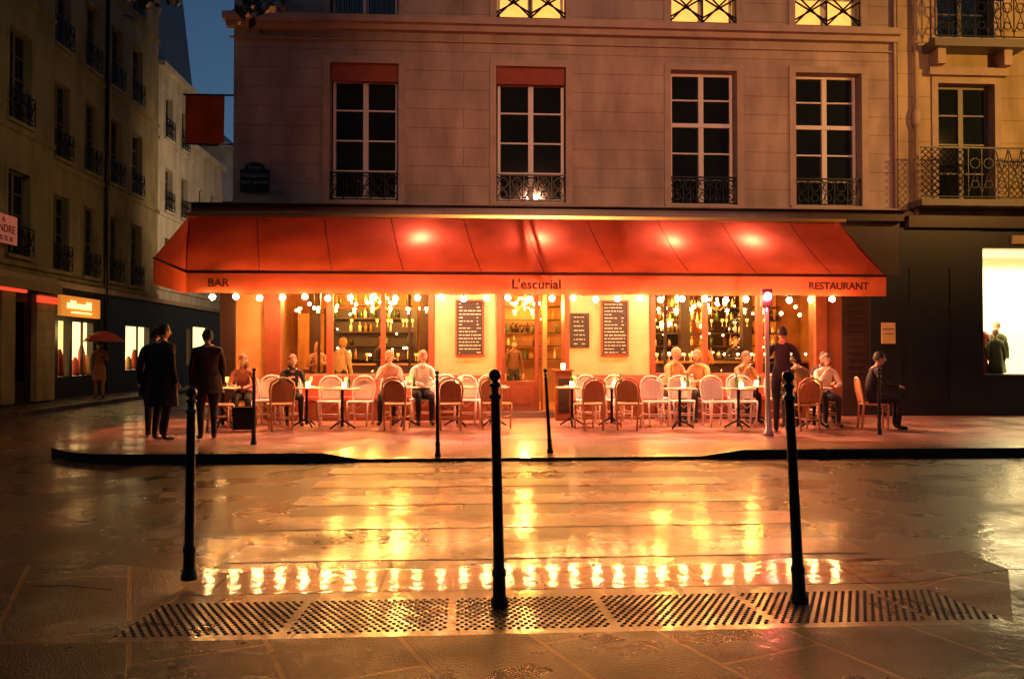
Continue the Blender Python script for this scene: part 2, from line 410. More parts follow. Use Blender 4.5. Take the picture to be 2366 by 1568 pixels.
# near sidewalk
ns_ = MB()
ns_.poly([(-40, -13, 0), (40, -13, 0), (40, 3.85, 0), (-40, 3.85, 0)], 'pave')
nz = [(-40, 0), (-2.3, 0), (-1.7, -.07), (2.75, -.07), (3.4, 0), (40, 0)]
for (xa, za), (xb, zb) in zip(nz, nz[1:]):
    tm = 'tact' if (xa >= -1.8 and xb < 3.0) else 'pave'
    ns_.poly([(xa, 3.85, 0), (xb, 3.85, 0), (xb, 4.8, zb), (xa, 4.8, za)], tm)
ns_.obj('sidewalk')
nk = MB()
for (xa, za), (xb, zb) in zip(nz, nz[1:]):
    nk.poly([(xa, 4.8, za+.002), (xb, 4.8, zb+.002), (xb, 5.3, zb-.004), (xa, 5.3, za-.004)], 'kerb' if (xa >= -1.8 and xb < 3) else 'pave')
    nk.poly([(xb, 5.3, -.13), (xa, 5.3, -.13), (xa, 5.3, za-.004), (xb, 5.3, zb-.004)], 'kerb_face')
nk.obj('kerb')
st = MB()
for j in range(16):
    for i in range(103):
        x = -1.66+i*.043+(.0215 if j % 2 else 0); y = 3.95+j*.042
        if (i % 19) == 18: continue
        z = -.07*(y-3.85)/.95
        st.lathe([(.0115, 0), (.0105, .003), (.006, .006), (.002, .0065)], (x, y, z), 'stud', 7)
st.obj('tactile_studs')
fl = MB()
for i in range(260):
    x = random.uniform(-9, 10); y = random.choice([random.uniform(1.6, 4.6), random.uniform(5.4, 11), random.uniform(5.35, 5.8)])
    if i > 215: x, y = random.gauss(-.95, .2), random.gauss(6.3, .14)
    z = .006 if y < 3.8 else (-.0 if y < 5.3 else -.108)
    if 3.8 <= y < 5.3: z = .008 if (x < -1.7 or x > 2.75) else -.07*(y-3.85)/.95+.008
    s = random.uniform(.010, .026); a = random.random()*6.3
    P = [(1.3, 0), (.3, .6), (-.9, .35), (-1.2, 0), (-.8, -.5), (.4, -.6)]
    fl.poly([(x+s*(p*math.cos(a)-q*math.sin(a)), y+s*(p*math.sin(a)+q*math.cos(a)), z+random.uniform(0, .006)) for p, q in P], 'dead_leaf' if i < 216 else 'bark')
fl.obj('fallen_leaves')

# ================================================================ CAFE BUILDING
cb = empty('cafe_building')
wx = [(-2.83, -1.38), (.70, 2.20), (4.49, 5.96), (7.27, 8.76)]
ops = [(a, b, 4.56, 7.5) for a, b in wx]+[(a, b, 8.52, 11.3) for a, b in wx]+[(a, b, 12.2, 14.4) for a, b in wx]
w = MB(); wall(w, -4.83, 9.55, 4.5, 15.4, ops, 'stone', 17.0, .3)
w.poly([(-4.83, 45, 0), (-4.83, 17, 0), (-4.83, 17, 15.4), (-4.83, 45, 15.4)], 'stone')
w.poly([(9.55, 17, 4.5), (9.55, 45, 4.5), (9.55, 45, 15.4), (9.55, 17, 15.4)], 'stone')
w.poly([(9.55, 45, 0), (-4.83, 45, 0), (-4.83, 45, 15.4), (9.55, 45, 15.4)], 'stone')
w.poly([(-4.83, 17.31, 4.4), (9.55, 17.31, 4.4), (9.55, 17.6, 15.4), (-4.83, 17.6, 15.4)], 'dark_front')
w.obj('walls', cb)
t = MB()
t.box(-5.0, 9.55, 16.72, 17.0, 8.30, 8.44, 'stone_trim'); t.box(-4.95, 9.55, 16.84, 17.0, 8.18, 8.297, 'stone_trim')
t.box(-4.9, 9.55, 16.93, 17.0, 7.98, 8.0, 'stone_trim')
t.box(-5.0, 9.55, 16.80, 17.0, 4.38, 4.497, 'stone_trim')
t.box(-5.15, 9.55, 16.6, 17.4, 15.4, 15.65, 'stone_trim')
for a, b in wx:
    for c, d in ((4.56, 7.5), (8.52, 11.3), (12.2, 14.4)): surround(t, a, b, c, d, 17.0, p=.05)
t.obj('cornices_and_trim', cb)
wn = MB()
for i, (a, b) in enumerate(wx):
    if i < 2:
        window(wn, a+.04, b-.02, 4.6, 7.2, 17.2, 4); wn.box(a+.02, b-.02, 17.05, 17.12, 7.14, 7.49, 'red_blind')
        wn.box(a, b, 17.13, 17.29, 7.2, 7.5, 'red_blind')
    else: window(wn, a+.03, b-.03, 4.56, 7.5, 17.2, 5, transom=6.35)
    lit = i > 0
    if lit:
        window(wn, a+.03, b-.03, 8.55, 11.28, 17.2, 4, gm='pane')
        n = 14
        for k in range(n):
            xa = a+(b-a)*k/n; xb = a+(b-a)*(k+1)/n; o = .03*(k % 2)
            wn.poly([(xa, 17.27+o, 8.53), (xb, 17.3-o, 8.53), (xb, 17.3-o, 11.29), (xa, 17.27+o, 11.29)], 'litcurt')
    else: window(wn, a+.03, b-.03, 8.55, 11.28, 17.2, 4)
    window(wn, a+.03, b-.03, 12.2, 14.38, 17.2, 3)
wn.obj('windows', cb)
rl = MB()
for i, (a, b) in enumerate(wx):
    railing(rl, a, b, 4.56, 5.18, 17.03, 'scroll'); railing(rl, a, b, 8.52, 9.3, 17.03, 'x' if i else 'bars'); railing(rl, a, b, 12.2, 12.9, 17.03, 'bars')
rl.obj('window_railings', cb)
rf = MB()
rf.poly([(-4.83, 17, 15.65), (9.55, 17, 15.65), (9.55, 18.6, 18.6), (-3.6, 18.6, 18.6)], 'slate')
rf.poly([(-4.83, 45, 15.65), (-4.83, 17, 15.65), (-3.6, 18.6, 18.6), (-3.6, 44, 18.6)], 'slate')
rf.poly([(-3.6, 18.6, 18.6), (9.55, 18.6, 18.6), (9.55, 44, 18.6), (-3.6, 44, 18.6)], 'slate')
rf.obj('roof', cb)

# ground floor shopfront
F = 16.6
s = MB()
s.box(-5.5, 9.4, 16.42, 17.0, 4.16, 4.36, 'wood_dk'); s.box(-5.56, 9.45, 16.30, 17.0, 4.363, 4.378, 'wood_dk')
s.box(-5.5, -4.84, 17.0, 23, 4.16, 4.36, 'wood_dk')
s.box(-4.95, 9.4, F, 16.98, 3.02, 4.155, 'wood_dk')
s.box(-4.95, -4.64, F-.06, 16.98, 0, 3.018, 'wood_dk')
s.box(-4.64, -4.06, F, 16.9, 0, 3.018, 'ochre')
s.box(-4.06, -3.73, F-.07, 16.9, 0, 3.018, 'wood')
for a, b in ((-3.73, -.66), (4.04, 7.50)):
    s.box(a, b, F+.0, F+.14, 0, .86, 'wood'); s.box(a, b, F-.06, F+.18, .862, .92, 'wood')
    n = 5
    for k in range(n):
        xa = a+(b-a)*(k+.1)/n; xb = a+(b-a)*(k+.9)/n; s.box(xa, xb, F-.025, F-.001, .15, .72, 'wood')
    s.box(a, b, F+.01, F+.12, 2.9, 3.018, 'wood')
for x, ww in ((-2.745, .13), (-1.658, .09), (5.12, .10), (6.295, .13)):
    s.box(x-ww/2, x+ww/2, F-.03, F+.1, .921, 2.9, 'wood')
s.box(-.72, -.60, F-.05, F+.12, 0, 3.018, 'wood'); s.box(3.93, 4.04, F-.05, F+.12, 0, 3.018, 'wood')
s.box(-.60, .70, F, 16.9, 0, 3.018, 'cream'); s.box(2.21, 3.93, F, 16.9, 0, 3.018, 'cream')
s.box(.70, .80, F-.04, 17.1, 0, 3.018, 'wood'); s.box(2.11, 2.21, F-.04, 17.1, 0, 3.018, 'wood')
s.box(-.60, .70, F-.03, F-.002, 0, .35, 'wood'); s.box(2.21, 3.93, F-.03, F-.002, 0, .35, 'wood')
s.box(.80, 2.11, 16.5, 17.2, 0, .13, 'kerb_far')
s.box(7.50, 7.75, F-.06, 16.9, 0, 3.018, 'wood'); s.box(7.75, 8.1, F, 16.9, 0, 3.018, 'wood'); s.box(8.1, 8.72, F, 16.9, 0, 3.018, 'wood_dk')
s.box(8.72, 9.4, F-.02, 16.98, 0, 3.018, 'dark_front')
for k in range(12):
    s.box(8.2, 8.62, F-.02, F-.001, .9+k*.15, .95+k*.15, 'wood_dk')
for a, b in ((.80, 1.62),):
    y = 17.02
    s.box(a, a+.09, y, y+.05, .13, 2.75, 'wood'); s.box(b-.09, b, y, y+.05, .13, 2.75, 'wood')
    s.box(a+.09, b-.09, y+.002, y+.048, .13, .75, 'wood'); s.box(a+.09, b-.09, y+.002, y+.048, 2.62, 2.75, 'wood')
    s.box(a+.2, b-.2, y-.015, y+.002, .25, .62, 'wood')
s.box(1.66, 1.71, 16.45, 17.0, .14, .72, 'wood'); s.box(1.66, 1.71, 16.45, 16.53, .72, 2.7, 'wood'); s.box(1.66, 1.71, 16.92, 17.0, .72, 2.7, 'wood')
s.box(1.64, 1.73, 16.40, 16.45, .14, 2.72, 'brass'); s.box(1.66, 1.71, 16.53, 16.92, 2.6, 2.7, 'wood')
s.box(.80, 2.11, 17.0, 17.1, 2.76, 3.018, 'wood')
s.obj('shopfront', cb, bevel=.006)
gl = MB()
for a, b, c, d, y in ((-3.73, -.72, .92, 2.9, F+.06), (4.04, 7.5, .92, 2.9, F+.06), (.89, 1.53, .75, 2.62, 17.045)):
    gl.poly([(a, y, c), (b, y, c), (b, y, d), (a, y, d)], 'pane')
gl.obj('shop_glazing', cb)
r = MB()
X0, X1, Y0, Y1, Z0, Z1 = -4.6, 9.3, 16.92, 21.6, .02, 3.4
r.poly([(X0, Y0-.3, Z0), (X1, Y0-.3, Z0), (X1, Y1, Z0), (X0, Y1, Z0)], 'floor_in'); r.poly([(X0, Y0, Z1), (X0, Y1, Z1), (X1, Y1, Z1), (X1, Y0, Z1)], 'ceil_in')
r.poly([(X0, Y1, Z0), (X1, Y1, Z0), (X1, Y1, Z1), (X0, Y1, Z1)], 'wall_in'); r.poly([(X0, Y0, Z0), (X0, Y1, Z0), (X0, Y1, Z1), (X0, Y0, Z1)], 'wall_in')
r.poly([(X1, Y1, Z0), (X1, Y0, Z0), (X1, Y0, Z1), (X1, Y1, Z1)], 'wall_in')
r.box(-3.6, -1.2, 20.9, 21.3, 1.0, 2.5, 'wood_dk')
r.box(3.6, 8.6, 19.0, 19.5, 0.02, 1.1, 'wood_dk'); r.box(3.55, 8.65, 18.9, 19.55, 1.1, 1.15, 'brass')
r.box(-3.4, -.9, 19.6, 20.0, .02, 1.05, 'wood_dk'); r.box(-3.45, -.85, 19.55, 20.05, 1.05, 1.09, 'brass')
r.box(3.8, 8.6, 21.45, 21.5, 1.15, 2.95, 'mirror'); r.box(-4.4, -3.7, 21.5, 21.55, .9, 2.4, 'mirror'); r.box(-.9, .3, 21.5, 21.55, .9, 2.4, 'mirror')
for xx in (-3.65, -.95, -.3, 3.1, 5.6, 7.2): r.box(xx-.12, xx+.12, 19.8, 20.05, .02, 3.4, 'wood_dk')
for xx in (-3.2, -1.2, 4.6, 7.0): r.box(xx-.03, xx+.03, 17.9, 17.96, .02, 3.4, 'wood_dk')
r.obj('interior_room', cb)
bottles = MB(); bcols = [mat('bottle_amber', (.45, .2, .04), .1), mat('bottle_green', (.05, .12, .03), .1), mat('bottle_clear', (.8, .7, .5), .08), mat('bottle_dark', (.03, .015, .01), .1), mat('bottle_label', (.8, .65, .4), .6)]
for x0, x1, y in ((3.8, 8.6, 21.25), (-3.5, -1.3, 20.75), (.6, 2.6, 21.3)):
    for z in (1.2, 1.55, 1.9, 2.25, 2.6):
        bottles.box(x0, x1, y-.12, y+.12, z-.03, z, 'wood_dk'); x = x0+.08
        while x < x1-.05:
            rr = random.uniform(.03, .045); h = random.uniform(.16, .3)
            if random.random() < .8:
                bottles.lathe([(rr, 0), (rr, h*.6), (rr*.4, h*.75), (rr*.38, h)], (x, y+random.uniform(-.05, .05), z), random.choice(bcols), 7)
            x += random.choice([random.uniform(.09, .15), random.uniform(.09, .15), .4])
for i in range(46):
    x = random.uniform(3.8, 8.5) if i % 3 else random.uniform(-3.3, -1)
    bottles.lathe([(.03, 0), (.006, .01), (.006, .09), (.035, .12), (.04, .18)], (x, 19.2+random.uniform(-.2, .2) if x > 0 else 19.8, 1.16 if i % 2 else 2.0), bcols[2], 8)
bottles.obj('bar_shelves_with_bottles', cb)
il = MB()
for i in range(60):
    x = random.uniform(-4.0, 8.8); y = random.uniform(17.6, 21.2); z = random.choice([random.uniform(2.0, 2.75), random.uniform(2.2, 2.5)])
    il.sph((x, y, z), random.choice([.02, .03, .04, .05]), 'bulb_in', 8, 5); il.tube([(x, y, z+.03), (x, y, 3.4)], .004, 'iron', 4)
for cx in (-1.9, 1.45, 5.9):
    cy = 18.6
    il.tube([(cx, cy, 2.5), (cx, cy, 3.4)], .015, 'brass', 6)
    for k in range(8):
        a = k*math.pi/4; il.tube([(cx, cy, 2.45), (cx+.2*math.cos(a), cy+.2*math.sin(a), 2.36), (cx+.32*math.cos(a), cy+.32*math.sin(a), 2.46)], .01, 'brass', 5)
        il.sph((cx+.32*math.cos(a), cy+.32*math.sin(a), 2.51), .035, 'bulb_in', 8, 5)
    for k in range(5):
        a = k*1.256+.3; il.sph((cx+.15*math.cos(a), cy+.15*math.sin(a), 2.62), .03, 'bulb_in', 8, 5)
for i in range(14):
    il.sph((4.0+i*.34, 19.15, 1.32), .028, 'bulb_in', 7, 5)
for i in range(26):
    il.sph((random.choice([random.uniform(4, 8.4), random.uniform(-3.4, -1.3)]), 20.5, random.uniform(1.3, 2.1)), random.uniform(.015, .03), 'bulb_in', 7, 5)
il.obj('interior_lamps', cb)
for x, y, z, p in ((-3, 18.6, 2.7, 150), (-1.5, 19.0, 2.7, 150), (1.45, 18.9, 2.4, 140), (4.6, 18.2, 2.7, 150), (6.8, 18.3, 2.7, 150), (6.2, 20.4, 2.9, 130), (-2.3, 20.4, 2.9, 90), (1.6, 20.8, 2.6, 90)):
    plight('room_light', 'POINT', (x, y, z), p*1.8, (1, .43, .07), cb, .12)
def board(name, x0, x1, z0, z1, y, par, rows, frame='wood'):
    b = MB(); b.box(x0, x1, y-.03, y, z0, z1, 'board'); fw = .035
    b.box(x0-fw, x0, y-.045, y, z0-fw, z1+fw, frame); b.box(x1, x1+fw, y-.045, y, z0-fw, z1+fw, frame)
    b.box(x0, x1, y-.044, y-.001, z1, z1+fw, frame); b.box(x0, x1, y-.044, y-.001, z0-fw, z0, frame)
    for k in range(rows):
        z = z1-.05-(z1-z0-.09)*k/(rows-1); x = x0+.04
        while x < x1-.06:
            ww = random.uniform(.02, .09)
            if x+ww > x1-.03: break
            b.box(x, x+ww, y-.033, y-.029, z-.006, z+.008, 'chalk'); x += ww+random.uniform(.012, .03)
            if random.random() < .12: x = x1-.12
    return b.obj(name, par)
board('menu_board', -.13, .40, 1.32, 2.42, F-.002, None, 15)
board('menu_board', 2.92, 3.44, 1.32, 2.42, F-.002, None, 15)
board('menu_sign', 2.27, 2.60, 1.5, 2.15, F-.002, None, 7, 'wood_dk')

# ================================================================ AWNING
aw = empty('cafe_awning')
TZ, TY, BZ, BY = 4.08, 16.28, 2.83, 14.8
xl_t, xr_t, xl_b, xr_b = -5.49, 7.9, -5.03, 8.1
f = MB(); nx, ny = 90, 12
def ap(u, v):
    x = (xl_t+(xr_t-xl_t)*u)*(1-v)+(xl_b+(xr_b-xl_b)*u)*v
    sag = -.05*math.sin(math.pi*v)*(1+.35*math.sin(x*4.8))-.014*math.sin(x*9.4)*v+.012*math.sin(x*3.3+v*7)*math.sin(math.pi*v)
    return (x, TY+(BY-TY)*v, TZ+(BZ-TZ)*v+sag)
for i in range(nx):
    for j in range(ny):
        f.poly([ap(i/nx, (j+1)/ny), ap((i+1)/nx, (j+1)/ny), ap((i+1)/nx, j/ny), ap(i/nx, j/ny)], 'red_fab', True)
T = Vector((xl_t, TY, TZ)); A = Vector((xl_b, BY, BZ)); B = Vector((-6.45, 17.0, 3.33)); T2 = Vector((-5.49, 20, 4.08)); B2 = Vector((-6.45, 20, 3.33))
f.poly([T, B, A], 'red_fab'); f.poly([T, T2, B2, B], 'red_fab')
f.poly([(xr_t, TY, TZ), ap(1, 1), (xr_b-.02, 16.3, 3.0)], 'red_fab')
me = f.obj('fabric', aw)
bm = bmesh.new(); bm.from_mesh(me.data); bmesh.ops.remove_doubles(bm, verts=bm.verts, dist=.0005); bm.to_mesh(me.data); bm.free()
v = MB(); n = 80
for i in range(n):
    xa = xl_b+(xr_b-xl_b)*i/n; xb = xl_b+(xr_b-xl_b)*(i+1)/n
    ya = BY-.004+.016*math.sin(xa*3.1)+.008*math.sin(xa*11); yb = BY-.004+.016*math.sin(xb*3.1)+.008*math.sin(xb*11)
    v.poly([(xa, ya, 2.44+.008*math.sin(xa*2.3)), (xb, yb, 2.44+.008*math.sin(xb*2.3)), (xb, BY-.004, 2.81), (xa, BY-.004, 2.81)], 'red_val', True)
v.poly([A-Vector((0, 0, .02)), A-Vector((0, 0, .4)), B-Vector((0, 0, .55)), B-Vector((0, 0, .02))], 'red_val')
v.poly([B-Vector((0, 0, .02)), B-Vector((0, 0, .5)), B2-Vector((0, 0, .5)), B2-Vector((0, 0, .02))], 'red_val')
v.obj('valance', aw)
h = MB()
h.tube([(xl_b, BY, BZ), (xr_b, BY, BZ)], .028, 'red_seam', 8)
h.tube([A, B], .022, 'red_seam', 6); h.tube([B, B2], .02, 'red_seam', 6)
h.box(-5.5, 8.0, 16.16, 16.30, 4.085, 4.15, 'brass')
for u in (0, .10, .2, .3, .41, .5, .6, .71, .81, .92, 1):
    pts = [Vector(ap(u, q/6))+Vector((0, -.004, .004)) for q in range(7)]
    h.tube(pts, .0075, 'red_seam', 4)
for x in (-4.6, -2.1, .1, 1.35, 3.4, 5.2, 7.6):
    h.tube([(x, 16.5, 3.35), (x+.45, 15.6, 2.98), (x, BY+.03, BZ-.03)], .03, 'iron', 6)
for x in (1.25, 1.42, 3.45): h.tube([(x, 16.2, 3.90), (x+.1, 15.5, 3.22), (x+.2, BY+.03, BZ-.06)], .03, 'iron', 6)
h.tube([(xr_b, BY, BZ), (xr_b-.02, 16.4, 3.0)], .02, 'red_seam', 6)
h.obj('frame_and_seams', aw)
text('lettering_bar', 'BAR', .21, (-4.45, BY-.03, 2.62), aw, 'letter')
text('lettering_name', "L'escurial", .25, (1.36, BY-.03, 2.62), aw, 'letter')
text('lettering_restaurant', 'RESTAURANT', .19, (7.15, BY-.03, 2.62), aw, 'letter')
for x in (-.83, 1.5, 4.22, 5.85):
    hp = empty('patio_heater', (x, 15.95, 3.38)); b = MB()
    b.tube([(-.25, 0, 0), (.25, 0, 0)], .02, 'heat', 8); b.box(-.29, -.25, -.06, .06, -.05, .05, 'steel'); b.box(.25, .29, -.06, .06, -.05, .05, 'steel')
    b.tube([(-.27, .05, 0), (-.27, .62, .05)], .012, 'steel', 5); b.tube([(.27, .05, 0), (.27, .62, .05)], .012, 'steel', 5)
    b.obj('heater_bar', hp)
    plight('heater_light', 'POINT', (0, 0, .08), 150, (1, .62, .62), hp, .05)
    plight('heater_down_light', 'SPOT', (0, -.03, -.06), 760, (1, .27, .19), hp, .08, None, 140, .6)
hp = empty('patio_heater', (-3.2, 15.95, 3.3)); b = MB(); b.tube([(-.25, 0, 0), (.25, 0, 0)], .02, 'heat', 8); b.box(-.3, .3, -.07, .07, .025, .06, 'steel'); b.obj('heater_bar', hp)  # extra heater, added to throw warm light on the left tables
plight('heater_down_light', 'SPOT', (0, -.03, -.06), 680, (1, .28, .19), hp, .08, None, 140, .6)
sl = empty('string_lights'); b = MB(); prev = None
NB = 29
for i in range(NB):
    x = -4.57+i*(7.05+4.57)/(NB-1)+random.uniform(-.02, .02); z = 2.37+.014*math.sin(i*2.1); y = 14.86
    b.sph((x, y, z), .054, 'bulb', 12, 8); b.lathe([(.016, 0), (.018, .05)], (x, y, z+.045), 'iron', 8)
    p = (x, y, z+.09)
    if prev: b.tube([prev, ((x+prev[0])/2, y, z+.07), p], .006, 'iron', 5)
    prev = p
    plight('bulb_light', 'POINT', (x, y+.02, z-.08), 28, (1, .35, .05), sl, .035)
b.obj('bulbs_and_cable', sl)

# ================================================================ street plaque, banner
pq = empty('street_name_plaque', (-4.37, 16.975, 5.0)); b = MB()
pts = [(-.3, -.27), (.3, -.27), (.3, .2)]+[(.22*math.cos(a*math.pi/8), .2+.15*math.sin(a*math.pi/8)) for a in range(9)]+[(-.3, .2)]
b.poly([(x, -.03, z) for x, z in pts], 'plaque')
for i in range(len(pts)):
    x0, z0 = pts[i]; x1, z1 = pts[(i+1) % len(pts)]; b.poly([(x0, 0, z0), (x1, 0, z1), (x1, -.03, z1), (x0, -.03, z0)], 'plaque')
b.obj('plate', pq)
text('arrondissement', '7e Arrt', .09, (0, -.034, .23), pq, 'plaque_w', ext=.001)
text('name_line', 'BOULEVARD', .095, (0, -.034, .06), pq, 'plaque_w', ext=.001); text('name_line', 'SAINT GERMAIN', .075, (0, -.034, -.08), pq, 'plaque_w', ext=.001)
bn = empty('banner', (0, 20, 0)); b = MB(); b.tube([(-6.9, 0, 7.72), (-4.83, 0, 7.72)], .025, 'iron', 6); b.tube([(-6.9, 0, 6.5), (-4.83, 0, 6.5)], .018, 'iron', 6)
n = 10
for i in range(n):
    xa = -6.85+.95*i/n; xb = -6.85+.95*(i+1)/n
    b.poly([(xa, .04*math.sin(i*1.1), 6.52), (xb, .04*math.sin((i+1)*1.1), 6.52), (xb, .0, 7.7), (xa, 0, 7.7)], 'banner', True)
b.obj('cloth_and_rods', bn)

# ================================================================ RIGHT NEIGHBOUR
nb = empty('corner_apartment_building')
ops = [(10.45, 11.75, 4.7, 7.3), (10.45, 11.75, 8.3, 10.8), (13.4, 14.7, 4.7, 7.3), (13.4, 14.7, 8.3, 10.8)]
w = MB(); wall(w, 9.55, 20, 4.3, 16.5, ops, 'stone_y', 16.9, .35)
w.poly([(9.55, 17, 4.3), (9.55, 16.9, 4.3), (9.55, 16.9, 16.5), (9.55, 17, 16.5)], 'stone_y')
w.box(9.55, 20, 16.95+.4, 30, 15, 16.5, 'stone_y')
w.box(9.55, 20, 16.5, 16.9, 4.05, 4.30, 'wood_dk')
w.box(11.9, 20, 16.55, 16.9, 3.72, 3.9, 'stone_y')
w.box(10.1, 12.2, 16.4, 16.9, 7.95, 8.12, 'wframe_dk'); w.box(10.2, 12.0, 16.75, 16.9, 7.45, 7.62, 'stone_trim')
for x in (10.35, 11.85): w.box(x-.09, x+.09, 16.55, 16.898, 7.62, 7.948, 'stone_trim')
w.box(9.75, 16, 16.35, 16.9, 4.5, 4.64, 'wframe_dk')
for a, b_, c, d in ops: surround(w, a, b_, c, d, 16.9)
w.obj('walls', nb)
w = MB()
for a, b_, c, d in ops: window(w, a+.02, b_-.02, c, d, 17.1, 4, fm='wframe_dk')
w.obj('windows', nb)
w = MB(); railing(w, 9.75, 10.8, 4.64, 5.75, 16.38, 'lattice'); railing(w, 10.8, 12.0, 4.64, 5.75, 16.38, 'scroll'); railing(w, 12.0, 16, 4.64, 5.75, 16.38, 'lattice')
railing(w, 10.12, 12.18, 8.12, 9.1, 16.42, 'scroll')
w.obj('balcony_railings', nb)
w = MB()
w.tube([(9.9, 16.8, 4.3), (9.9, 16.8, 16)], .05, 'stone_trim', 10); w.lathe([(.06, 0), (.09, .1), (.09, .3), (.06, .4)], (9.9, 16.8, 6.3), 'stone_trim', 10)
w.tube([(9.5, 16.93, 4.3), (9.5, 16.93, 15)], .04, 'stone_trim', 8)
w.obj('drainpipes', nb)
w = MB()
w.box(9.4, 11.25, 16.6, 16.9, 0, 4.05, 'dark_front'); w.box(11.25, 20, 16.6, 16.9, 3.62, 3.72, 'dark_front'); w.box(11.25, 20, 16.62, 16.9, 3.72, 4.05, 'dark_front')
w.box(11.25, 20, 16.6, 16.9, 0, .88, 'dark_front'); w.box(15.5, 20, 16.61, 16.9, .88, 3.62, 'dark_front')
for x in (9.6, 10.5): w.box(x, x+.7, 16.57, 16.6, .3, 3.2, 'dark_front')
w.box(12.75, 12.8, 16.6, 16.68, .88, 3.62, 'dark_front')
w.poly([(11.25, 16.9, .9), (11.25, 19, .9), (11.25, 19, 3.7), (11.25, 16.9, 3.7)], 'white'); w.poly([(11.25, 19, .9), (15.5, 19, .9), (15.5, 19, 3.7), (11.25, 19, 3.7)], 'white')
w.poly([(15.5, 19, .9), (15.5, 16.9, .9), (15.5, 16.9, 3.7), (15.5, 19, 3.7)], 'white'); w.poly([(11.25, 16.9, .895), (15.5, 16.9, .895), (15.5, 19, .895), (11.25, 19, .895)], 'white')
w.poly([(11.25, 16.9, 3.7), (11.25, 19, 3.7), (15.5, 19, 3.7), (15.5, 16.9, 3.7)], 'white')
w.obj('shopfront', nb)
plight('shop_light', 'AREA', (13.2, 17.9, 3.6), 340, (1, .80, .40), nb, target=(13.2, 17.7, 0), size=(3.6, 1.2))
mcol = [mat('coat_olive', (.08, .10, .04), .8), mat('coat_red', (.4, .07, .05), .8), mat('mannequin', (.6, .45, .35), .5)]
for x, y, cc, sc in ((11.48, 17.1, 1, 1.15), (11.78, 16.98, 0, .92), (12.25, 17.6, 0, 1.1)):
    mp = empty('mannequin', (x, y, .9)); b = MB()
    b.lathe([(.13, 0), (.19, .02), (.15, .5), (.12, .75), (.17, 1.0), (.15, 1.12), (.05, 1.18)], (0, 0, -.02), mcol[cc], 14); b.xform(Matrix.Diagonal((1, .65, .72, 1)))
    b.tube([(0, 0, .8), (0, 0, .92)], .04, mcol[2], 8); b.sph((0, 0, .99), (.07, .085, .1), mcol[2])
    for sx in (-1, 1): b.tube([(sx*.15, 0, .76), (sx*.21, 0, .52), (sx*.19, -.06, .3)], [.05, .045, .03], mcol[cc], 8)
    b.obj('torso', mp); mp.scale = (sc, sc, sc)
sg = MB(); sg.box(8.95, 9.25, 16.54, 16.57, 1.55, 2.0, mat('notice_paper', (.5, .33, .14), .7)); sg.box(8.97, 9.23, 16.535, 16.542, 1.85, 1.87, 'letter'); sg.box(9.0, 9.2, 16.535, 16.542, 1.75, 1.765, 'letter'); sg.obj('wall_notice')

# ================================================================ LEFT STREET BUILDINGS (front = local -Y)
def building(name, loc, rz, Ln, H, wm, cols, floors, ww=1.0, depth=9, gf='dark_front', gfh=3.3, shops=(), roof=2.6, rail='scroll', fm='wframe_dk', roofin=1.2):
    e = empty(name, loc, rz)
    ops = [(x-ww/2, x+ww/2, a, b) for x in cols for a, b in floors]
    w = MB(); wall(w, 0, Ln, gfh, H, ops, wm, 0, .28)
    sops = [tuple(q[:4]) for q in shops]
    wall(w, 0, Ln, 0, gfh, sops, gf, 0.0, .2)
    w.poly([(Ln, 0, 0), (Ln, depth, 0), (Ln, depth, H), (Ln, 0, H)], wm); w.poly([(0, depth, 0), (0, 0, 0), (0, 0, H), (0, depth, H)], wm)
    w.poly([(Ln, depth, 0), (0, depth, 0), (0, depth, H), (Ln, depth, H)], wm)
    for q in shops: w.poly([(q[0], .2, q[2]), (q[1], .2, q[2]), (q[1], .2, q[3]), (q[0], .2, q[3])], q[4])
    w.box(0.01, Ln-.01, -.12, .0, gfh-.02, gfh+.14, 'stone_trim')
    for a, b in floors:
        w.box(0.01, Ln-.01, -.07, 0, a-.28, a-.16, wm)
    w.box(-.05, Ln+.05, -.25, .2, H, H+.2, wm)
    for o in ops: surround(w, *o, 0.0, wm, .1, .02)
    w.obj('walls', e)
    w = MB()
    for a, b, c, d in ops: window(w, a, b, c, d, .18, 4, fm=fm, fw=.05); railing(w, a-.05, b+.05, c-.0, c+.75, -.1, rail)
    w.obj('windows_and_railings', e)
    w = MB(); z = H+.2
    if roof:
        w.poly([(0, 0, z), (Ln, 0, z), (Ln, roofin, z+roof), (0, roofin, z+roof)], 'slate'); w.poly([(0, roofin, z+roof), (Ln, roofin, z+roof), (Ln, depth, z+roof), (0, depth, z+roof)], 'slate')
        w.poly([(Ln, 0, z), (Ln, depth, z), (Ln, depth, z+roof), (Ln, roofin, z+roof)], 'slate'); w.poly([(0, depth, z), (0, 0, z), (0, roofin, z+roof), (0, depth, z+roof)], 'slate')
    else: w.poly([(0, 0, z+.001), (Ln, 0, z+.001), (Ln, depth, z+.001), (0, depth, z+.001)], 'slate')
    w.obj('roof', e)
    return e
LX = -11.8; R90 = Rd(90)
FL = [(3.75, 5.95), (7.05, 9.25), (10.35, 12.4), (13.6, 15.4)]
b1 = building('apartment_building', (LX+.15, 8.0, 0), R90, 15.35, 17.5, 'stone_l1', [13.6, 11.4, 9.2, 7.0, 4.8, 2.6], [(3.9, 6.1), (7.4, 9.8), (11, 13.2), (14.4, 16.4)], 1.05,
              shops=((11.2, 13.9, .6, 2.7, 'dark_front'),))
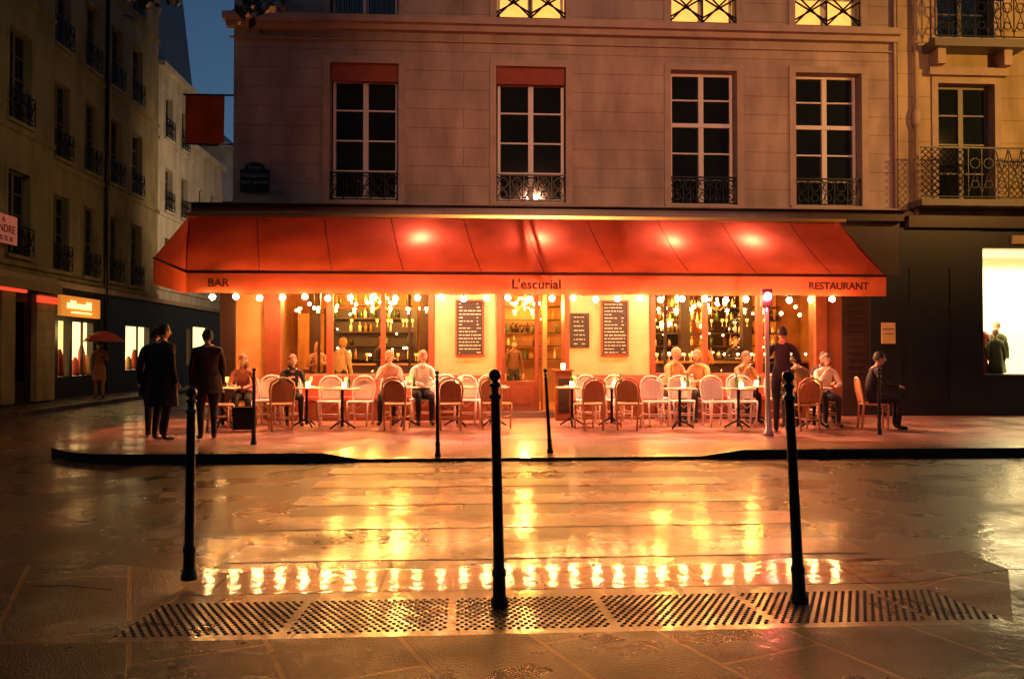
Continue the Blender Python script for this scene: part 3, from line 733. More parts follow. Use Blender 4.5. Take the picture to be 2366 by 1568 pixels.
b = MB(); b.box(14.25, 15.2, -.16, -.001, .05, 2.95, 'stone_y'); b.box(12.6, 13.2, -.16, -.001, .05, 2.95, 'stone_l2'); b.box(10.0, 15.3, -.3, -.125, 3.02, 3.26, 'stone_l2'); b.box(14.2, 15.25, -.24, -.161, 2.72, 2.9, 'redneon'); b.box(11.4, 13.6, -.24, -.161, 2.92, 3.0, 'redneon')
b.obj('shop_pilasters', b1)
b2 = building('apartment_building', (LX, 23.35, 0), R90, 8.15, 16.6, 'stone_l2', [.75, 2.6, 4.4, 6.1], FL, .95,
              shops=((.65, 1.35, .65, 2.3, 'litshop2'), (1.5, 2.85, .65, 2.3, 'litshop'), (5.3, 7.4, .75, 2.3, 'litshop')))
b = MB(); b.box(.6, 3.1, -.1, -.002, 2.45, 3.05, 'litsign')
x = .95
for k in range(8):
    hh = random.choice([.16, .24, .2]); b.box(x, x+.13, -.115, -.101, 2.68, 2.68+hh, 'litshop'); x += .2
b.box(1.2, 2.5, -.115, -.101, 2.55, 2.59, 'litshop')
b.tube([(3.5, -.1, .1), (3.5, -.1, 16.6)], .06, 'iron', 8)
for xx, h0 in ((.95, 1.0), (1.9, .7), (2.3, 1.2), (2.6, .8), (5.8, .6), (6.3, .9), (6.9, .5)):
    b.lathe([(.12, 0), (.14, .1), (.1, h0*.6), (.04, h0*.8)], (xx, .1, .66 if xx < 4 else .76), mcol[1] if int(xx*10) % 2 else 'rattan', 8)
for xx in (2.15, 6.35): b.box(xx-.03, xx+.03, .0, .06, .7, 2.3, 'dark_front')
b.obj('shop_sign_and_pipe', b2)
b3 = building('white_townhouse', (LX, 31.5, 0), R90, 3.9, 12.5, 'white_pl', [1.1, 2.9], [(7.0, 8.7), (9.9, 11.6), (4.1, 5.9)], .8, shops=((3.3, 3.8, .8, 2.4, 'litshop2'),), roof=5.2, roofin=.6)
b4 = building('white_house', (LX, 35.4, 0), R90, 4.3, 10.2, 'white_pl', [1.2, 2.9], [(4.1, 5.7), (7.0, 8.7)], .8, shops=((.2, 2.4, .8, 2.5, 'litshop'),), roof=0)
b5 = building('distant_apartment_building', (LX, 39.8, 0), R90, 50, 11.5, 'pale_pl', [2+3*k for k in range(15)], FL[:2], 1.0, roof=1.5)
b = MB()
for x in (.6, 1.7, 3.0): b.box(x, x+.7, 1.6, 2.2, 17.4, 19.6, 'stone_l1')
b.obj('chimneys', b3)
b6 = building('apartment_building', (34, -13.2, 0), Rd(180), 66, 17, 'stone_l2', [2+2.6*k for k in range(24)], FL, 1.1)
b = MB(); b.box(-12.2, -10.2, 8, 60, -.15, 0, 'pave'); b.obj('sidewalk', bevel=.01)
vs = empty('for_sale_sign', (LX+.32, 20.55, 4.46), R90); b = MB(); b.box(-.62, .62, -.03, 0, -.36, .36, 'pinksign'); b.obj('panel', vs)
text('line', 'A', .2, (0, -.034, .22), vs, 'redink', ext=.002); text('line', 'VENDRE', .27, (0, -.034, .0), vs, 'redink', ext=.002); text('line', '01 42 33 30', .17, (0, -.034, -.24), vs, 'redink', ext=.002)

# ================================================================ STREET FURNITURE
def bollard(loc, H=1.2, r=.036, lean=(0, 0)):
    b = MB()
    P = [(r*1.7, 0), (r*1.7, .03), (r*1.25, .06), (r*1.2, .16), (r*1.35, .17), (r*1.35, .19), (r*1.05, .21), (r*.86, H-.17), (r*1.15, H-.165), (r*1.15, H-.15), (r*.75, H-.145), (r*.7, H-.11), (r*1.1, H-.10), (r*1.1, H-.09), (r*.6, H-.08)]
    for k in range(8):
        a = -1.1+k*(2.6/7); P.append((max(.003, r*1.18*math.cos(a)), H-.042+r*1.18*math.sin(a)))
    b.lathe(P, (0, 0, 0), 'iron_g', 18, lean); return b.obj('bollard', None, loc)
bollard((.20, 4.36, -.03), 1.30, .029, (-.022, 0)); bollard((1.86, 4.33, -.03), 1.29, .029, (-.045, 0)); bollard((-1.67, 5.0, -.03), 1.18, .029, (.005, 0))
bollard((-3.10, 12.04, 0), 1.14, .026); bollard((-.35, 11.05, -.08), 1.2, .026, (-.01, 0)); bollard((1.23, 11.25, -.06), 1.2, .026, (-.06, 0)); bollard((6.87, 12.8, 0), 1.12, .026)
ts = empty('traffic_signal', (4.99, 12.79, 0)); b = MB()
b.lathe([(.09, 0), (.09, .05), (.05, .09), (.045, .5), (.04, .55), (.034, 2.0), (.03, 2.12)], (0, 0, 0), 'steel', 14, (-.012, 0))
b.box(-.11, .06, -.06, .06, 2.12, 2.40, 'iron')
b.sph((-.025, -.06, 2.27), (.065, .03, .065), 'red_sig', 16, 8)
b.tube([(-.025+.078*math.cos(a*math.pi/8), -.10, 2.27+.078*math.sin(a*math.pi/8)) for a in range(9)], .008, 'iron', 5)
b.obj('pole_and_head', ts)
plight('signal_light', 'POINT', (-.02, -.2, 2.26), 110, (1, .06, .09), ts, .05)
lb = empty('litter_bin', (-2.82, 4.6, 0)); b = MB()
b.tube([(0, .26, 0), (0, .26, .95)], .02, 'iron_g', 10)
for z in (.88, .12): b.tube([(.18*math.cos(a*math.pi/8), .18*math.sin(a*math.pi/8), z) for a in range(16)], .01, 'iron_g', 6, closed=True)
for k in range(10):
    a = k*math.pi/5; b.tube([(.18*math.cos(a), .18*math.sin(a), .12), (.18*math.cos(a), .18*math.sin(a), .88)], .006, 'iron_g', 5)
b.lathe([(.08, .1), (.15, .2), (.16, .5), (.14, .75), (.16, .86)], (0, 0, 0), mat('green_bag', (.03, .04, .02), .25, bump=.8, bs=12), 20)
b.obj('frame_and_bag', lb)
def lamp(name, loc, H, arm, target, power, c, spot=100, blend=.6):
    e = empty(name, loc); b = MB()
    b.lathe([(.14, 0), (.14, .4), (.08, .5), (.06, H*.7), (.045, H)], (0, 0, 0), 'iron_g', 14)
    b.tube([(0, 0, H-.1), (arm[0]*.5, arm[1]*.5, H+.25), (arm[0], arm[1], H+.2)], .035, 'iron_g', 8)
    b.lathe([(.05, .18), (.2, .1), (.24, 0), (.22, -.02)], (arm[0], arm[1], H+.05), 'iron_g', 16); b.sph((arm[0], arm[1], H+.03), (.18, .18, .07), 'bulb_in', 14, 6)
    b.obj('post_and_lantern', e)
    plight('lantern_light', 'SPOT', (arm[0], arm[1], H-.1), power, c, e, .25, None, spot, blend)
    l = [o for o in e.children if o.type == 'LIGHT'][0]
    l.rotation_euler = (Vector(target)-(Vector(loc)+l.location)).to_track_quat('-Z', 'Y').to_euler()
lamp('street_lamp', (3.2, -2.6, 0), 8.5, (0, .8), (4.2, 17, 5.7), 10500, (1, .40, .20), 48, .95)
lamp('street_lamp', (15.5, 9.0, 0), 8.0, (-.6, .3), (12.2, 17, 7.2), 4300, (1, .45, .08), 74, .9)
wl = empty('unseen_wall_lantern', (-11.5, 15.6, 7.6)); b = MB(); b.tube([(-.15, 0, 0), (.4, 0, .3), (.9, 0, .1)], .03, 'iron', 6); b.lathe([(.08, -.3), (.16, 0), (.04, .15)], (.9, 0, 0), 'iron', 6); b.sph((.9, 0, -.2), .1, 'bulb_in'); b.obj('bracket', wl)
plight('lantern_light', 'POINT', (1.0, 0, -.5), 110, (1, .60, .16), wl, .15)
for yy, pw, cc in ((22.5, 120, (1, .56, .14)), (31.5, 800, (1, .64, .32))):  # unseen lanterns added behind the cafe corner to brighten the side-street fronts
    wl = empty('unseen_wall_lantern', (-4.83, yy, 6.4)); b = MB(); b.tube([(0, 0, 0), (-.3, 0, .25), (-.6, 0, .1)], .025, 'iron', 6); b.lathe([(.08, -.3), (.15, 0), (.04, .15)], (-.6, 0, 0), 'iron', 6); b.sph((-.6, 0, -.3), .08, 'bulb_in'); b.obj('bracket', wl)
    if yy > 30: plight('lantern_light', 'SPOT', (-.7, 0, -.5), pw, cc, wl, .12, (-7.0, 4.5, 1.5), 120, .6)
    else: plight('lantern_light', 'POINT', (-.7, 0, -.5), pw, cc, wl, .12)
plight('shop_spill', 'POINT', (2.0, -.9, 2.0), 34, (1, .6, .2), b2, .2)

# ---------------------------------------------------------------- tree (trunk outside the frame, left)
tr = empty('street_tree', (-6.4, 4.2, 0)); b = MB()
b.tube([(0, 0, 0), (.03, 0, 1.5), (.1, .05, 3), (.3, .1, 4.5), (.4, .1, 6.5)], [.17, .14, .12, .1, .05], 'bark', 10)
clumps = []
for k in range(16):
    a = random.random()*6.28; zz = random.uniform(3.4, 5.8); L_ = random.uniform(1.6, 3.0)
    e_ = (math.cos(a)*L_+.3, math.sin(a)*L_, zz+random.uniform(.9, 1.8)); b.tube([(.2, .05, zz-.3), (e_[0]*.5, e_[1]*.5, zz+.5), e_], [.06, .035, .012], 'bark', 6)
    clumps.append(e_)
for e_ in ((4.1, 1.9, 4.08), (3.6, 1.7, 4.25), (4.75, 2.2, 4.12), (2.6, 1.4, 4.5)):
    clumps.append(e_)
b.tube([(.25, .08, 4.0), (1.6, .9, 4.9), (3.0, 1.5, 4.5), (4.7, 2.2, 4.25)], [.06, .04, .025, .008], 'bark', 6)
b.obj('trunk_and_limbs', tr)
b = MB()
for ci, c in enumerate(clumps):
    big = ci < 16; n = 200 if big else 60; R_ = .9 if big else .22
    for k in range(n):
        p = Vector((random.gauss(0, .45), random.gauss(0, .45), random.gauss(0, .35)))*R_+Vector(c)
        s_ = random.uniform(.03, .07); a = Vector((random.uniform(-1, 1), random.uniform(-1, 1), random.uniform(-.6, .6))).normalized(); q = a.orthogonal().normalized()
        b.poly([p-a*s_, p+q*s_*.6, p+a*s_, p-q*s_*.6], 'leaf')
b.obj('foliage', tr)

# ================================================================ TERRACE FURNITURE
def chair_mesh(name, cane, weave):
    b = MB()
    for sx in (-1, 1):
        b.tube([(sx*.17, -.19, 0), (sx*.19, -.2, .45)], .016, cane, 7)
    arch = [(-.17, .24, 0), (-.19, .2, .45), (-.215, .25, .7), (-.19, .27, .83), (-.10, .285, .90), (0, .29, .915), (.10, .285, .90), (.19, .27, .83), (.215, .25, .7), (.19, .2, .45), (.17, .24, 0)]
    b.tube(arch, .019, cane, 7)
    b.tube([(-.165, .205, .5), (-.18, .24, .7), (-.155, .26, .80), (0, .275, .865), (.155, .26, .80), (.18, .24, .7), (.165, .205, .5)], .011, cane, 6)
    ring = []
    for k in range(20):
        a = 2*math.pi*k/20; ca, sa = math.cos(a), math.sin(a)
        ring.append((.225*math.copysign(abs(ca)**.7, ca), -.0+.215*math.copysign(abs(sa)**.7, sa), .45))
    b.tube(ring, .02, cane, 6, closed=True)
    b.poly([(x*.97, y*.97, .456) for x, y, z in ring], weave); b.poly([(x*.97, y*.97, .444) for x, y, z in reversed(ring)], weave)
    nx_, nz_ = 6, 6
    def bp(i, j):
        zz = .49+(.87-.49)*j/nz_; hw = .18 if zz < .72 else .18*math.sqrt(max(0.08, 1-((zz-.72)/.16)**2)); u = -1+2*i/nx_
        return (u*hw, .205+(zz-.45)*.19+.02*(1-u*u), zz)
    for i in range(nx_):
        for j in range(nz_): b.poly([bp(i, j), bp(i+1, j), bp(i+1, j+1), bp(i, j+1)], weave, True)
    z = .2
    b.tube([(-.18, -.195, z), (.18, -.195, z)], .010, cane, 6); b.tube([(-.18, .22, z), (.18, .22, z)], .010, cane, 6)
    for sx in (-1, 1): b.tube([(sx*.18, -.195, z+.03), (sx*.18, .22, z+.03)], .010, cane, 6)
    for sx in (-1, 1):
        b.tube([(sx*.185, -.2, .28), (sx*.17, -.08, .42), (sx*.16, 0, .445)], .008, cane, 5)
        b.tube([(sx*.16, -.2, .44), (sx*.07, -.2, .40), (0, -.2, .34)], .007, cane, 5)
    return b.mesh(name)
CH = chair_mesh('rattan_chair_mesh', 'rattan', 'weave'); CW = chair_mesh('white_chair_mesh', 'wht_cane', 'wht_weave')
b = MB()
b.lathe([(.30, .70), (.305, .705), (.305, .722), (.29, .728)], (0, 0, 0), 'tabletop', 28); b.tube([(.305*math.cos(a*math.pi/14), .305*math.sin(a*math.pi/14), .714) for a in range(28)], .012, 'brass', 6, closed=True)
b.lathe([(.03, .05), (.025, .3), (.035, .35), (.022, .4), (.03, .69), (.09, .70)], (0, 0, 0), 'iron', 12)
for k in range(3):
    a = k*2.094+.4; c_, s_ = math.cos(a), math.sin(a); b.tube([(0, 0, .16), (.12*c_, .12*s_, .1), (.25*c_, .25*s_, .02)], [.022, .018, .015], 'iron', 7)
TB = b.mesh('bistro_table_mesh')
b = MB(); b.lathe([(.03, 0), (.035, .02), (.038, .09), (.034, .1)], (0, 0, .728), 'candle', 10); CD = b.mesh('candle_mesh')
b = MB(); b.lathe([(.025, 0), (.004, .008), (.004, .08), (.03, .1), (.036, .16), (.03, .19)], (0, 0, .728), bcols[2], 10); b.lathe([(.11, 0), (.12, .012)], (.1, .08, .728), 'white', 14)
b.lathe([(.028, 0), (.03, .14), (.01, .2), (.01, .25)], (-.12, .06, .728), bcols[1], 8); TBW = b.mesh('tableware_mesh')

for x, y, a, k in [(-3.22, 14.30, 200, 0), (-1.16, 14.2, 170, 0), (-.24, 14.15, 185, 0), (.60, 14.2, 150, 0), (2.21, 14.0, 195, 0), (2.94, 14.0, 160, 0),
                   (-2.47, 14.95, 5, 1), (-1.9, 14.9, -8, 1), (3.55, 14.55, 4, 1), (4.1, 14.75, -5, 1), (4.66, 14.45, 3, 1), (5.2, 14.5, -6, 1),
                   (-3.25, 15.35, 20, 1), (-1.40, 15.5, 0, 1), (-.80, 15.45, 0, 1), (.05, 15.2, 0, 1), (.5, 15.3, 0, 1), (2.4, 15.2, 0, 1), (3.0, 15.2, 10, 1), (-4.1, 15.2, 0, 1), (-4.25, 14.2, 120, 0), (-3.7, 15.4, 0, 1),
                   (5.95, 13.65, 185, 0), (6.72, 14.55, 0, 0), (7.28, 13.75, 75, 0), (6.2, 15.3, 0, 1), (7.1, 15.4, 0, 1), (-.35, 15.75, 0, 1), (5.5, 15.5, 0, 1), (4.1, 15.6, 0, 1), (4.7, 15.6, 0, 1)]:
    inst('bistro_chair', CW if k else CH, (x, y, 0), Rd(a))
for i, (x, y) in enumerate([(-4.35, 14.75), (-2.85, 14.75), (-2.15, 14.35), (-1.1, 14.85), (-.1, 14.75), (.55, 14.75), (2.0, 14.6), (2.75, 14.65), (3.85, 14.0), (4.9, 13.95), (6.35, 14.1), (5.6, 14.9)]):
    inst('bistro_table', TB, (x, y, 0), i*.7)
    inst('candle_holder', CD, (x+.05*math.sin(i), y-.08, 0)); inst('wine_glass_and_plate', TBW, (x+.06, y+.05, 0), i*1.3)
    if i % 2 == 0: plight('candle_light', 'POINT', (x, y-.08, .92), 2.5, (1, .5, .15), None, .03)
bench = MB()
for a, b_ in ((-3.9, .45), (2.35, 3.9), (4.1, 7.3)):
    bench.box(a, b_, 16.02, 16.46, .40, .48, 'bench'); bench.box(a, b_, 16.38, 16.5, .481, .9, 'bench'); bench.box(a, b_, 16.06, 16.44, 0, .399, 'wood')
bench.obj('banquette_bench', bevel=.015)
ms = empty('menu_stand', (2.0, 15.9, 0)); b = MB(); b.box(-.16, .16, -.12, .12, 0, .98, 'wood'); b.box(-.2, .2, -.18, .16, .981, 1.02, 'wood'); b.box(-.11, .11, -.135, -.121, .15, .85, 'wood_dk')
b.lathe([(.04, 0), (.045, .12)], (0, 0, 1.02), 'candle', 10); b.obj('lectern', ms, bevel=.008)
bg_ = MB(); bg_.box(-3.95, -3.6, 13.95, 14.15, .03, .42, 'iron'); bg_.tube([(-3.9, 14.05, .42), (-3.86, 14.05, .56), (-3.7, 14.05, .56), (-3.66, 14.05, .42)], .012, 'iron', 6); bg_.obj('travel_bag', bevel=.04)

# ================================================================ PEOPLE
SK = mat('skin', (.55, .32, .22), .55, var=.05, ns=20)
def person(name, loc, yaw, pose='stand', H=1.72, top=(.1, .1, .1), bot=(.02, .02, .025), hair=(.05, .03, .015), shoe=(.02, .015, .012), arms=None, lean=0., turn=0., tilt=0., hairlen=0., coat=0., step=0., sleeves=True, bulk=1.0):
    k = H/1.72; e = empty(name, loc, Rd(yaw))
    mt = mat('clothing', top, .85, var=.2, ns=9, bump=.5, bs=9); mbt = mat('trousers', bot, .85, var=.2, ns=9, bump=.4, bs=9); msh = mat('shoe_leather', shoe, .4); mh = mat('hair', hair, .6, var=.35, ns=40, bump=.5, bs=60)
    V = []; E = []; Rr = []; Lb = []
    def add(p, r, par=None, lab=0):
        V.append(Vector(p)); Rr.append(r)
        if par is not None: E.append((par, len(V)-1)); Lb.append(lab)
        return len(V)-1
    if pose == 'sit':
        T_ = [(0, .05, .55), (0, .05-lean*.3, .70), (0, .03-lean*.65, .90), (0, .01-lean, 1.03), (0, -.01-lean*1.05, 1.10), (0, -.03-lean*1.1, 1.16)]
    else:
        T_ = [(0, 0, .96), (0, -lean*.3, 1.11), (0, -lean*.65, 1.29), (0, -lean, 1.42), (0, -.01-lean*1.05, 1.485), (0, -.02-lean*1.1, 1.545)]
    rt = [.135*bulk, .125*bulk, .15*bulk, .085, .052, .05]
    i = add(T_[0], rt[0]); ids = [i]
    for q in range(1, 6): i = add(T_[q], rt[q], i, 0 if q < 4 else 1); ids.append(i)
    sy, sz = T_[3][1], T_[3][2]-.03
    if arms is None: arms = {-1: ((-.23, .02, -.28), (-.24, -.06, -.53)), 1: ((.23, .02, -.28), (.24, -.06, -.53))}
    hands = []
    for sx in (-1, 1):
        sh = Vector((sx*.165, sy+.005, sz)); s_ = add(sh, .066*bulk, ids[3], 0)
        el = Vector((arms[sx][0][0], sy+arms[sx][0][1], sz+arms[sx][0][2])); wr = Vector((arms[sx][1][0], sy+arms[sx][1][1], sz+arms[sx][1][2]))
        m_ = add(sh.lerp(el, .5), .054*bulk, s_, 0); e2 = add(el, .045*bulk, m_, 0); f2 = add(el.lerp(wr, .45), .040, e2, 0 if sleeves else 2); w2 = add(wr, .028, f2, 0 if sleeves else 2)
        d = (wr-el).normalized(); pm = wr+d*.055; add(pm, .030, w2, 2); hands.append((wr, d, sx))
    for sx in (-1, 1):
        if pose == 'sit':
            J = [(sx*.09, -.0, .535), (sx*.115, -.23, .545), (sx*.12, -.43, .53), (sx*.12, -.42, .32), (sx*.12, -.40+step*.1, .10), (sx*.125, -.42, .045), (sx*.13, -.56, .035)]
        else:
            o = step*sx
            J = [(sx*.09, 0, .90), (sx*.1, -.5*o*.3, .70), (sx*.1, -.5*o-.02, .50), (sx*.1, -.6*o+.01, .30), (sx*.1, -.75*o+.04, .10), (sx*.1, -.75*o+.03, .045), (sx*.12, -.75*o-.14, .035)]
        rr = [.10*bulk, .085*bulk, .062, .056, .042, .042, .034]; pr = ids[0]
        for q, p in enumerate(J): pr = add(p, rr[q], pr, 3 if q < 5 else 4)
    me = bpy.data.meshes.new('body'); me.from_pydata([tuple(p*k) for p in V], E, []); o = bpy.data.objects.new('body_tmp', me); col.objects.link(o)
    o.modifiers.new('Skin', 'SKIN'); sv = me.skin_vertices[0].data
    for q in range(len(V)): sv[q].radius = (Rr[q]*k, Rr[q]*k)
    sv[0].use_root = True
    ss = o.modifiers.new('Sub', 'SUBSURF'); ss.levels = 2; ss.render_levels = 2
    bpy.context.view_layer.update(); dg = bpy.context.evaluated_depsgraph_get(); nm = bpy.data.meshes.new_from_object(o.evaluated_get(dg)); bpy.data.objects.remove(o)
    nm.materials.clear()
    for m_ in (mt, SK, SK, mbt, msh): nm.materials.append(m_)
    segs = [(V[a]*k, V[b_]*k, Lb[q]) for q, (a, b_) in enumerate(E)]
    def near(p):
        best = (9, 0, None)
        for a, b_, l in segs:
            ab = b_-a; t_ = max(0, min(1, (p-a).dot(ab)/max(1e-9, ab.length_squared))); c_ = a+ab*t_; d_ = (p-c_).length
            if d_ < best[0]: best = (d_, l, c_)
        return best
    for p in nm.polygons: p.material_index = near(p.center)[1]; p.use_smooth = True
    ztop = (T_[3][2])*k
    for v_ in nm.vertices:
        if abs(v_.co.x) < .19*k and v_.co.z > (T_[0][2]-.08)*k and v_.co.z < ztop:
            b_ = near(v_.co)
            if b_[1] == 0 or b_[1] == 3:
                f_ = 1-.26*min(1, max(0, (.19*k-abs(v_.co.x))/(.08*k))); v_.co.y = b_[2].y+(v_.co.y-b_[2].y)*f_
    bo = bpy.data.objects.new('body', nm); col.objects.link(bo); bo.parent = e
    hb = MB()
    for wr, d, sx in hands:
        wr = wr*k; side = d.cross(Vector((0, 0, 1)))
        side = side.normalized() if side.length > .3 else Vector((1, 0, 0)); side = side if side.x*sx < 0 else -side
        if abs(d.z) > .75: side = Vector((0, -1, 0))
        dn = d.cross(side).normalized()
        if dn.z > 0 and abs(d.z) < .75: dn = -dn
        if abs(d.z) >= .75 and dn.x*sx > 0: dn = -dn
        for q, (off, ln) in enumerate(((.026, .068), (.009, .078), (-.009, .072), (-.026, .056))):
            p0 = wr+d*.07*k+side*off*k; p1 = p0+d*ln*.45*k+dn*.006; p2 = p1+(d*.8+dn*.6).normalized()*ln*.32*k; p3 = p2+(d*.4+dn*.9).normalized()*ln*.26*k
            hb.tube([p0, p1, p2, p3], [.0095*k, .009*k, .008*k, .0055*k], SK, 6)
        p0 = wr+d*.03*k+side*.022*k; hb.tube([p0, p0+(side*.8+d*.6)*.03*k, p0+(side*.6+d*.9)*.055*k+dn*.008], [.012*k, .010*k, .007*k], SK, 6)
    hb.obj('fingers', e)
    hd = MB()
    def hf(u, q):
        x, y, z = q
        if u[2] < -.1: t_ = (-u[2]-.1); x *= 1-.38*t_; y = y*(1-.15*t_)-.008*t_
        if u[1] < 0 and abs(u[0]) < .5 and -.05 < u[2] < .25: y += .004
        if u[1] > 0: y *= 1.08
        return (x, y, z)
    hd.sph((0, 0, 0), (.074, .092, .115), SK, 20, 14, hf)
    for sx in (-1, 1):
        hd.sph((sx*.076, .008, -.008), (.012, .02, .03), SK, 8, 6); hd.sph((sx*.030, -.083, .008), (.012, .008, .008), 'white', 8, 5); hd.sph((sx*.030, -.089, .008), (.006, .005, .006), mh, 6, 4)
        hd.tube([(sx*.017, -.090, .028), (sx*.033, -.088, .032), (sx*.047, -.078, .026)], .0045, mh, 5)
    hd.tube([(0, -.088, .014), (0, -.100, -.008), (0, -.110, -.026), (0, -.092, -.036)], [.006, .009, .012, .008], SK, 7)
    hd.sph((0, -.083, -.060), (.024, .010, .008), mat('lips', (.4, .12, .1), .5), 8, 5)
    def keep(u): return (u[2] > .42) or (u[1] > -.05 and u[2] > -.35) or (abs(u[0]) > .75 and u[2] > .05 and u[1] > -.5)
    def hh(u, q):
        w_ = 1+.05*math.sin(u[0]*17+u[2]*9)+.03*math.sin(u[1]*23); return (q[0]*w_, q[1]*w_, q[2]*w_)
    hd.sph((0, .006, .008), (.084, .103, .122), mh, 22, 16, hh, keep)
    if hairlen:
        def lf(u, q):
            return (q[0]*(1+.12*math.sin(u[2]*14)), q[1]+(.02 if u[1] > 0 else 0), q[2])
        hd.sph((0, .04, -hairlen*.45), (.086, .072, .06+hairlen*.55), mh, 16, 12, lf, lambda u: u[1] > -.25 or abs(u[0]) > .8)
    c_ = Vector(T_[5])+Vector((0, -.018, .075))
    hd.xform(Matrix.Translation(c_*k) @ Matrix.Rotation(Rd(turn), 4, 'Z') @ Matrix.Rotation(Rd(tilt), 4, 'X') @ Matrix.Scale(k*.98, 4)); hd.obj('head', e)
    cl = MB()
    nk_ = Vector(T_[4])*k
    cl.lathe([(.085*k, -.05*k), (.07*k, -.01*k), (.06*k, .012*k)], nk_, mt, 14)
    if coat:
        nseg = 20; lv = [(.155, .115, 1.02), (.165, .125, .92), (.18, .15, .78), (.2, .17, .96-coat)]
        base = []
        for a_, b_, z in lv:
            base.append([((a_*math.cos(j*2*math.pi/nseg)*(1+.05*math.sin(j*2.5)))*k*bulk, (b_*math.sin(j*2*math.pi/nseg)*(1+.05*math.sin(j*3.1)))*k*bulk, z*k) for j in range(nseg)])
        for q in range(3):
            for j in range(nseg): cl.poly([base[q][j], base[q][(j+1) % nseg], base[q+1][(j+1) % nseg], base[q+1][j]], mt, True)
    cl.obj('collar_and_coat', e)
    return e

table_arms = {-1: ((-.24, -.10, -.22), (-.12, -.33, -.24)), 1: ((.24, -.10, -.22), (.12, -.33, -.24))}
talk_arms = {-1: ((-.24, -.12, -.21), (-.10, -.32, -.10)), 1: ((.25, -.08, -.23), (.14, -.30, -.24))}
chin_arms = {-1: ((-.20, -.20, -.20), (-.06, -.20, .02)), 1: ((.24, -.10, -.22), (.10, -.33, -.23))}
wait_arms = {-1: ((-.27, -.02, -.24), (-.12, -.26, -.20)), 1: ((.28, .0, -.23), (.10, -.27, -.17))}
person('seated_woman', (-3.25, 15.33, 0), 20, 'sit', 1.68, (.015, .012, .015), hair=(.22, .08, .04), hairlen=.14, arms=talk_arms, lean=.1, turn=15)
person('seated_man', (-1.38, 15.42, 0), -6, 'sit', 1.78, (.65, .36, .3), bot=(.03, .03, .04), hair=(.30, .14, .06), arms=chin_arms, lean=.14, turn=-20, bulk=1.05)
person('seated_man', (-.80, 15.36, 0), 12, 'sit', 1.78, (.75, .70, .66), bot=(.012, .012, .015), hair=(.25, .15, .08), arms=table_arms, lean=.12, turn=25, bulk=1.08)
person('seated_man', (5.95, 13.68, 0), 185, 'sit', 1.74, (.34, .18, .07), bot=(.03, .02, .02), hair=(.03, .02, .01), arms=table_arms, lean=.16, bulk=1.08)
person('seated_woman', (6.72, 14.52, 0), -4, 'sit', 1.70, (.66, .5, .42), hair=(.10, .05, .03), hairlen=.1, arms=chin_arms, lean=.10, turn=10)
person('seated_man', (7.25, 13.76, 0), 75, 'sit', 1.74, (.012, .012, .014), hair=(.02, .015, .01), arms=table_arms, lean=.08)
person('seated_man', (4.1, 15.58, 0), 30, 'sit', 1.85, (.55, .3, .14), bot=(.05, .03, .02), hair=(.35, .2, .1), arms=table_arms, lean=.1, turn=20)
person('seated_woman', (4.75, 15.6, 0), -50, 'sit', 1.8, (.6, .3, .12), hair=(.3, .15, .06), hairlen=.14, arms=talk_arms, lean=.12)
person('seated_woman', (6.2, 15.28, 0), 15, 'sit', 1.7, (.2, .08, .05), hair=(.06, .03, .02), hairlen=.14, arms=table_arms, lean=.1)
person('seated_man', (7.1, 15.38, 0), -15, 'sit', 1.75, (.03, .02, .02), hair=(.04, .02, .01), arms=talk_arms, lean=.1, turn=-20)
person('seated_man', (5.5, 15.48, 0), 10, 'sit', 1.76, (.3, .14, .06), hair=(.12, .06, .03), arms=chin_arms, lean=.12, turn=30)
person('seated_woman', (-4.1, 15.18, 0), 10, 'sit', 1.68, (.32, .10, .05), hair=(.15, .07, .03), hairlen=.14, arms=table_arms, lean=.1, turn=-30)
person('waiter', (5.45, 13.35, 0), 150, 'stand', 1.78, (.014, .013, .014), bot=(.012, .012, .015), hair=(.02, .012, .01), arms=wait_arms, lean=.06, tilt=10, step=.12)
person('standing_man', (-2.62, 17.3, 0), 150, 'stand', 1.66, (.6, .45, .3), hair=(.55, .33, .12), lean=.04)
person('standing_woman', (-3.3, 18.3, 0), 30, 'stand', 1.58, (.4, .25, .15), hair=(.5, .28, .1), hairlen=.15, arms=wait_arms)
person('standing_man', (5.35, 17.45, 0), -60, 'stand', 1.66, (.45, .2, .08), hair=(.25, .12, .05), arms=wait_arms)
person('standing_man', (-1.9, 18.6, 0), 60, 'stand', 1.72, (.02, .015, .015), arms=wait_arms)
person('standing_man', (6.9, 19.9, 0), 10, 'stand', 1.75, (.02, .015, .015), arms=wait_arms)
person('standing_woman', (1.25, 19.8, 0), 10, 'stand', 1.66, (.12, .05, .03), hairlen=.12, hair=(.08, .04, .02))
person('standing_man', (-4.66, 12.65, 0), 150, 'stand', 1.78, (.006, .007, .008), bot=(.006, .006, .008), hair=(.008, .006, .005), coat=.45, bulk=1.3, turn=-15)
person('standing_man', (-5.0, 13.3, 0), 200, 'stand', 1.74, (.006, .006, .007), bot=(.006, .006, .008), hair=(.008, .006, .005), coat=.3, bulk=1.25)
person('standing_man', (-4.0, 12.75, 0), 205, 'stand', 1.70, (.03, .011, .007), bot=(.008, .008, .01), hair=(.01, .008, .006), coat=.22, bulk=1.35, turn=20)
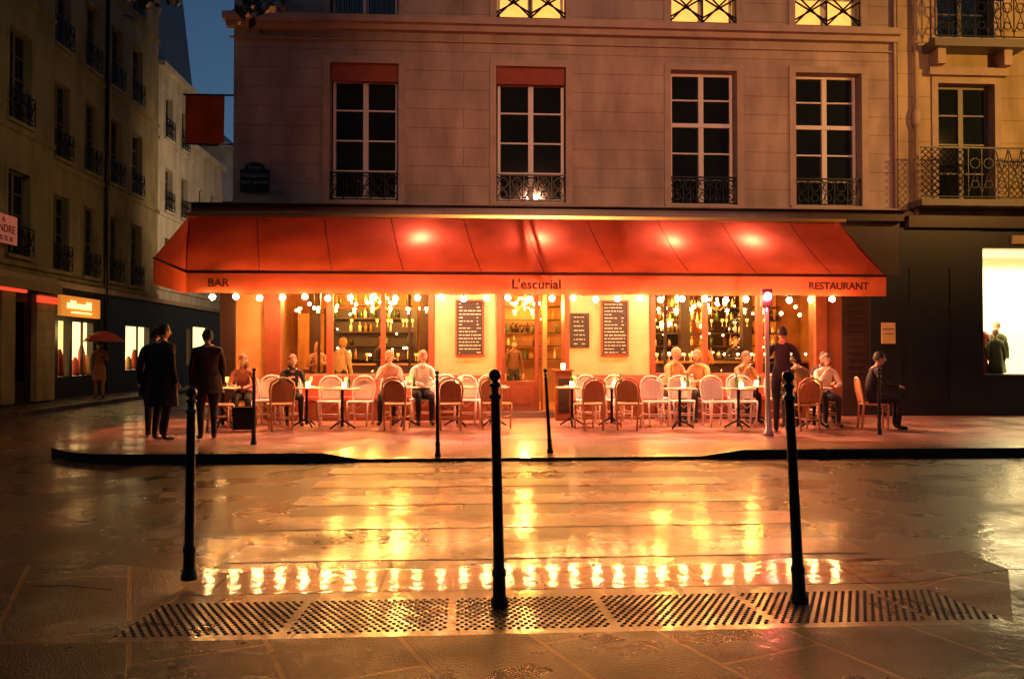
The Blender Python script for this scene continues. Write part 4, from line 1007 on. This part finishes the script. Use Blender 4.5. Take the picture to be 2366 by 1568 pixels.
pu = person('woman_with_umbrella', (-10.75, 24.3, 0), 20, 'stand', 1.66, (.35, .16, .10), bot=(.4, .25, .18), hair=(.05, .03, .02), hairlen=.1, coat=.4, step=.1,
            arms={-1: ((-.23, .02, -.28), (-.24, -.06, -.53)), 1: ((.21, -.06, -.24), (.12, -.24, -.06))})
b = MB(); hx, hy, hz = .12*.965, -.26*.965, 1.34
b.tube([(hx, hy, hz-.15), (hx, hy, 1.98)], .009, 'iron', 6)
uf = mat('umbrella_fabric', (.42, .05, .03), .6); nr = 8; lv = [(0.02, 1.99), (.22, 1.95), (.42, 1.84), (.55, 1.68)]
for q in range(3):
    for j in range(nr*2):
        def up(l, jj):
            a = jj*math.pi/nr; rr = l[0]*(1 if jj % 2 == 0 else .93); return (hx+rr*math.cos(a), hy+rr*math.sin(a), l[1]+(0 if jj % 2 == 0 else .01))
        b.poly([up(lv[q], j), up(lv[q], j+1), up(lv[q+1], j+1), up(lv[q+1], j)], uf, True)
b.obj('umbrella', pu)

# ================================================================ SKY, SUN, CAMERA
wd = bpy.data.worlds.new('World'); scene.world = wd; wd.use_nodes = True
N = wd.node_tree.nodes; L = wd.node_tree.links; bg = N['Background']
sk_ = N.new('ShaderNodeTexSky'); sk_.sky_type = 'NISHITA'; sk_.sun_disc = False; sk_.sun_elevation = Rd(1.0); sk_.sun_rotation = Rd(200); sk_.ozone_density = 3.0; sk_.dust_density = .8
L.new(sk_.outputs[0], bg.inputs[0]); bg.inputs[1].default_value = .19
sn = bpy.data.lights.new('sun', 'SUN'); sn.energy = .02; sn.angle = Rd(10); sn.color = (1, .8, .65); so = bpy.data.objects.new('sun', sn); col.objects.link(so)
so.rotation_euler = (Rd(86), 0, Rd(-20))

cam = bpy.data.cameras.new('camera'); cam.sensor_width = 36; cam.lens = 28.0; cam.clip_end = 1000; cam.clip_start = .05
co = bpy.data.objects.new('camera', cam); col.objects.link(co); co.location = (0, 0, 1.35)
co.rotation_euler = (Rd(90+.97), 0, Rd(-3.5)); scene.camera = co
scene.view_settings.view_transform = 'Standard'; scene.view_settings.look = 'None'; scene.view_settings.exposure = 0
